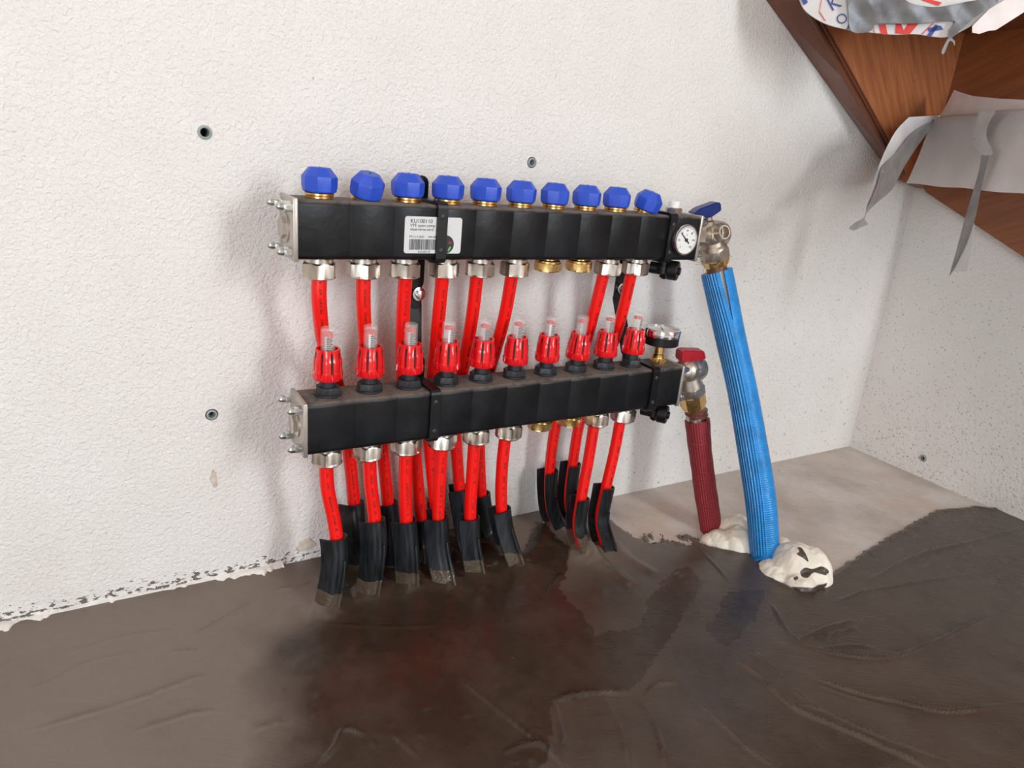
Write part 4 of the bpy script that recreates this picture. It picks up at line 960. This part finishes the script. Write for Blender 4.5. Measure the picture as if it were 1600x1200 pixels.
bmesh.ops.solidify(bm, geom=bm.faces[:], thickness=.0008)
o = obj('protective_sheet', bm, M['paper'], origin=(LA.x, LA.y, .69), ang=60); tag(o, 'white sheet draped over the lower stair tread and hanging below its edge', 'paper sheet')
pmb = plane_map(LA+nAB*.03, LB+nAB*.03)
sheet('card_piece', [(1462, 192), (1478, 165), (1491, 140), (1497, 143), (1520, 150), (1560, 154), (1640, 158), (1640, 185)], pmb, M['pink_paper'], 0, .0015, label='off-white card standing up behind the white sheet on the lower tread', cat='card', sub=False, wave=.001)
pmf = plane_map(LA-nAB*.022, LB-nAB*.022)
# twisted flap hanging off the left end
pfl = plane_map(Vector((1.07, -.085, 0)), Vector((.90, -.14, 0)))
sheet('torn_paper_flap', [(1420, 184), (1400, 205), (1381, 240), (1368, 275), (1358, 308), (1353, 330), (1362, 322), (1376, 300), (1380, 262), (1400, 240), (1422, 212), (1456, 197), (1490, 181)], pfl, M['paper'], 0, .001, label='torn white paper flap twisting down from the left end of the lower tread', cat='paper sheet', wave=.004)
sheet('duct_tape_strip', [(1490, 180), (1458, 190), (1424, 209), (1402, 238), (1379, 261), (1370, 290), (1354, 328), (1349, 341), (1338, 347), (1327, 356), (1334, 360), (1348, 354), (1356, 350), (1351, 343), (1357, 330), (1372, 315), (1394, 296), (1412, 262), (1434, 228), (1458, 200), (1494, 184)], pfl, M['tape'], .0035, .0006, label='grey duct tape twisting along the torn flap to a crumpled tip', cat='tape', wave=.004)
# tape over the sheet, with the loose tail hanging below
sheet('duct_tape_strip', [(1529, 175), (1521, 205), (1520, 222), (1533, 243), (1543, 245), (1551, 238), (1541, 215), (1545, 192), (1556, 172)], pmf, M['tape'], .0, .0006, label='grey duct tape strap over the white sheet with a long tail dangling below it', cat='tape', wave=.0005)
ot = bpy.data.objects[-1] if False else None
tp = [ob for ob in COL.objects if ob.name.startswith('duct_tape_strip')][-1]
sheet('tape_tail', [(1533, 243), (1545, 244), (1541, 262), (1532, 300), (1524, 340), (1508, 385), (1486, 428), (1485, 424), (1494, 392), (1508, 340), (1520, 300), (1530, 265)], pmf, M['tape'], .002, .0006, parent=tp)
t_ = sheet('tape_tail_end', [(1521, 346), (1523, 352), (1519, 380), (1511, 423), (1489, 424), (1500, 400), (1514, 362)], pmf, M['white_print'], .001, .0005, parent=tp, sub=False); tag(t_, 'white backing side of the tape tail')

# ---------------------------------------------------------------- paper-wrapped upper tread
UA, UB = Vector((.690, -.115, 0)), Vector((.86, -.30, 0)); pu = plane_map(UA, UB); dU_ = (UB-UA).normalized(); nU = Vector((-dU_.y, dU_.x, 0)); nU = nU if nU.y > 0 else -nU
bm = new_bm(); bag_poly = [(1236, -60), (1243, -30), (1252, 4), (1262, 20), (1290, 37), (1325, 46), (1365, 51), (1400, 54), (1430, 53), (1458, 57), (1478, 58), (1500, 50), (1525, 36), (1560, 15), (1600, -10), (1640, -30), (1640, -60)]
pts = [p[:2] for p in smooth_path([(a, b, 0) for a, b in bag_poly], 4)]
rows = []
for s_, back in ((0, 0), (.0, .004), (.0, .010), (1, .03), (1, .09)):      # front outline, then rolled under to the back
    rows.append([(pu(a, b-(2 if back == .010 else (0 if not back else (0 if back == .004 else (9 if back < .05 else 40))))) + nU*back) for a, b in pts])
V = [[bm.verts.new(p) for p in r] for r in rows]
for A_, B_ in zip(V, V[1:]):
    for i in range(len(A_)-1): bm.faces.new((A_[i], A_[i+1], B_[i+1], B_[i]))
bm.faces.new(V[0]); bm.faces.new(list(reversed(V[-1])))
bmesh.ops.triangulate(bm, faces=[f for f in bm.faces if len(f.verts) > 4])
bag = obj('printed_paper_bag', bm, M['bag'], origin=pu(1400, 20), ang=40); tag(bag, 'white paper bag with blue and red print wrapped under the upper stair tread', 'paper bag')
bz_ = pu(1400, 20)
tread([((p := pu(1262, -20)+nU*.035).x, p.y), ((p := pu(1640, -20)+nU*.035).x, p.y), (x0_-.001, -.30), (x0_-.001, -TK-.0005), (.80, -TK-.0005)], .845, .885)
def ink(name, mat, fn_list):
    for f in fn_list:
        b = new_bm(); f(b); o_ = obj(name, b, mat, bag, origin=bz_, smooth=False); o_.location = (0, 0, 0)
def tx(body, px, py, size, rot, sx=1.0, off=.0012):
    c, s = math.cos(math.radians(rot)), math.sin(math.radians(rot))
    return lambda b: add_text(b, body, size, lambda u, v: pu(px+(u*sx*c+v*s), py-(v*c-u*sx*s), off))
def pg_(pts_, off=.0012): return lambda b: add_prism(b, pts_, lambda u, v: pu(u, v, off), lambda u, v: pu(u, v, off-.0004))
ink('blue_letter', M['blue_ink'], [tx('K', 1299, 18, 30, -28), tx('O', 1311, 40, 22, -28), tx('O', 1316, 59, 20, -20) if False else pg_([(1322, 46), (1326, 38), (1328, 39), (1325, 46)]), tx('K', 1290, -6, 30, -28),
    pg_([(1448, 56), (1462, 38), (1467, 40), (1455, 57)]), pg_([(1449, 44), (1470, 40), (1474, 46), (1452, 50)]), pg_([(1252, 0), (1260, -4), (1262, 4), (1256, 8)]), tx('oo', 1524, 4, 14, 14)])
ink('letter_cores', M['bag'], [tx('K', 1301, 16, 25, -28, .92, .0018), tx('K', 1292, -8, 25, -28, .92, .0018)]) if False else None
ink('red_letter', M['red_print'], [pg_([(1373, 38), (1384, 38), (1387, 54), (1377, 53)]), pg_([(1400, 37), (1436, 36), (1421, 54), (1399, 52)]), pg_([(1443, -4), (1472, 4), (1466, 9), (1440, 0)])])
ink('white_gap', M['bag'], [pg_([(1408, 37), (1418, 37), (1412, 47)], .0017)])
ink('print_line', M['red_print'], [pg_([(1285, -10), (1286, -10), (1281, 18), (1290, 32), (1289, 33), (1280, 19)]), pg_([(1440, 53), (1458, 36), (1459, 37), (1441, 54)]), pg_([(1364, 38), (1365, 38), (1367, 52), (1366, 52)])])
pt = plane_map(UA-nU*.004, UB-nU*.004)
tape = sheet('duct_tape_strip', [(1324, -4), (1326, 20), (1330, 49), (1358, 50), (1366, 40), (1378, 36), (1410, 37), (1440, 36), (1470, 33), (1492, 33), (1485, 46), (1482, 58), (1486, 60), (1500, 48), (1520, 30), (1545, 12), (1560, 0), (1520, 2), (1490, 8), (1460, 12), (1430, 8), (1414, 0), (1404, -20), (1326, -20)], pt, M['tape_dark'], .005, .0008, label='crumpled grey duct tape across the printed paper bag on the upper tread', cat='tape', wave=.0016)
sheet('tape_drip', [(1484, 44), (1482, 58), (1475, 72), (1471, 82), (1475, 84), (1480, 72), (1484, 64), (1489, 66), (1491, 72), (1492, 66), (1487, 59), (1498, 50)], pt, M['tape'], .003, .001, parent=tape)
pc = plane_map(UA-nU*.008, UB-nU*.008)
sheet('white_card_piece', [(1519, 42), (1519, 51), (1530, 53), (1545, 48), (1556, 47), (1575, 35), (1600, 19), (1640, -5), (1640, -30), (1580, -5), (1545, 16)], pc, M['pink_paper'], .0, .0012, label='white card corner sticking out right of the taped paper bag', cat='card', sub=False, wave=.001)
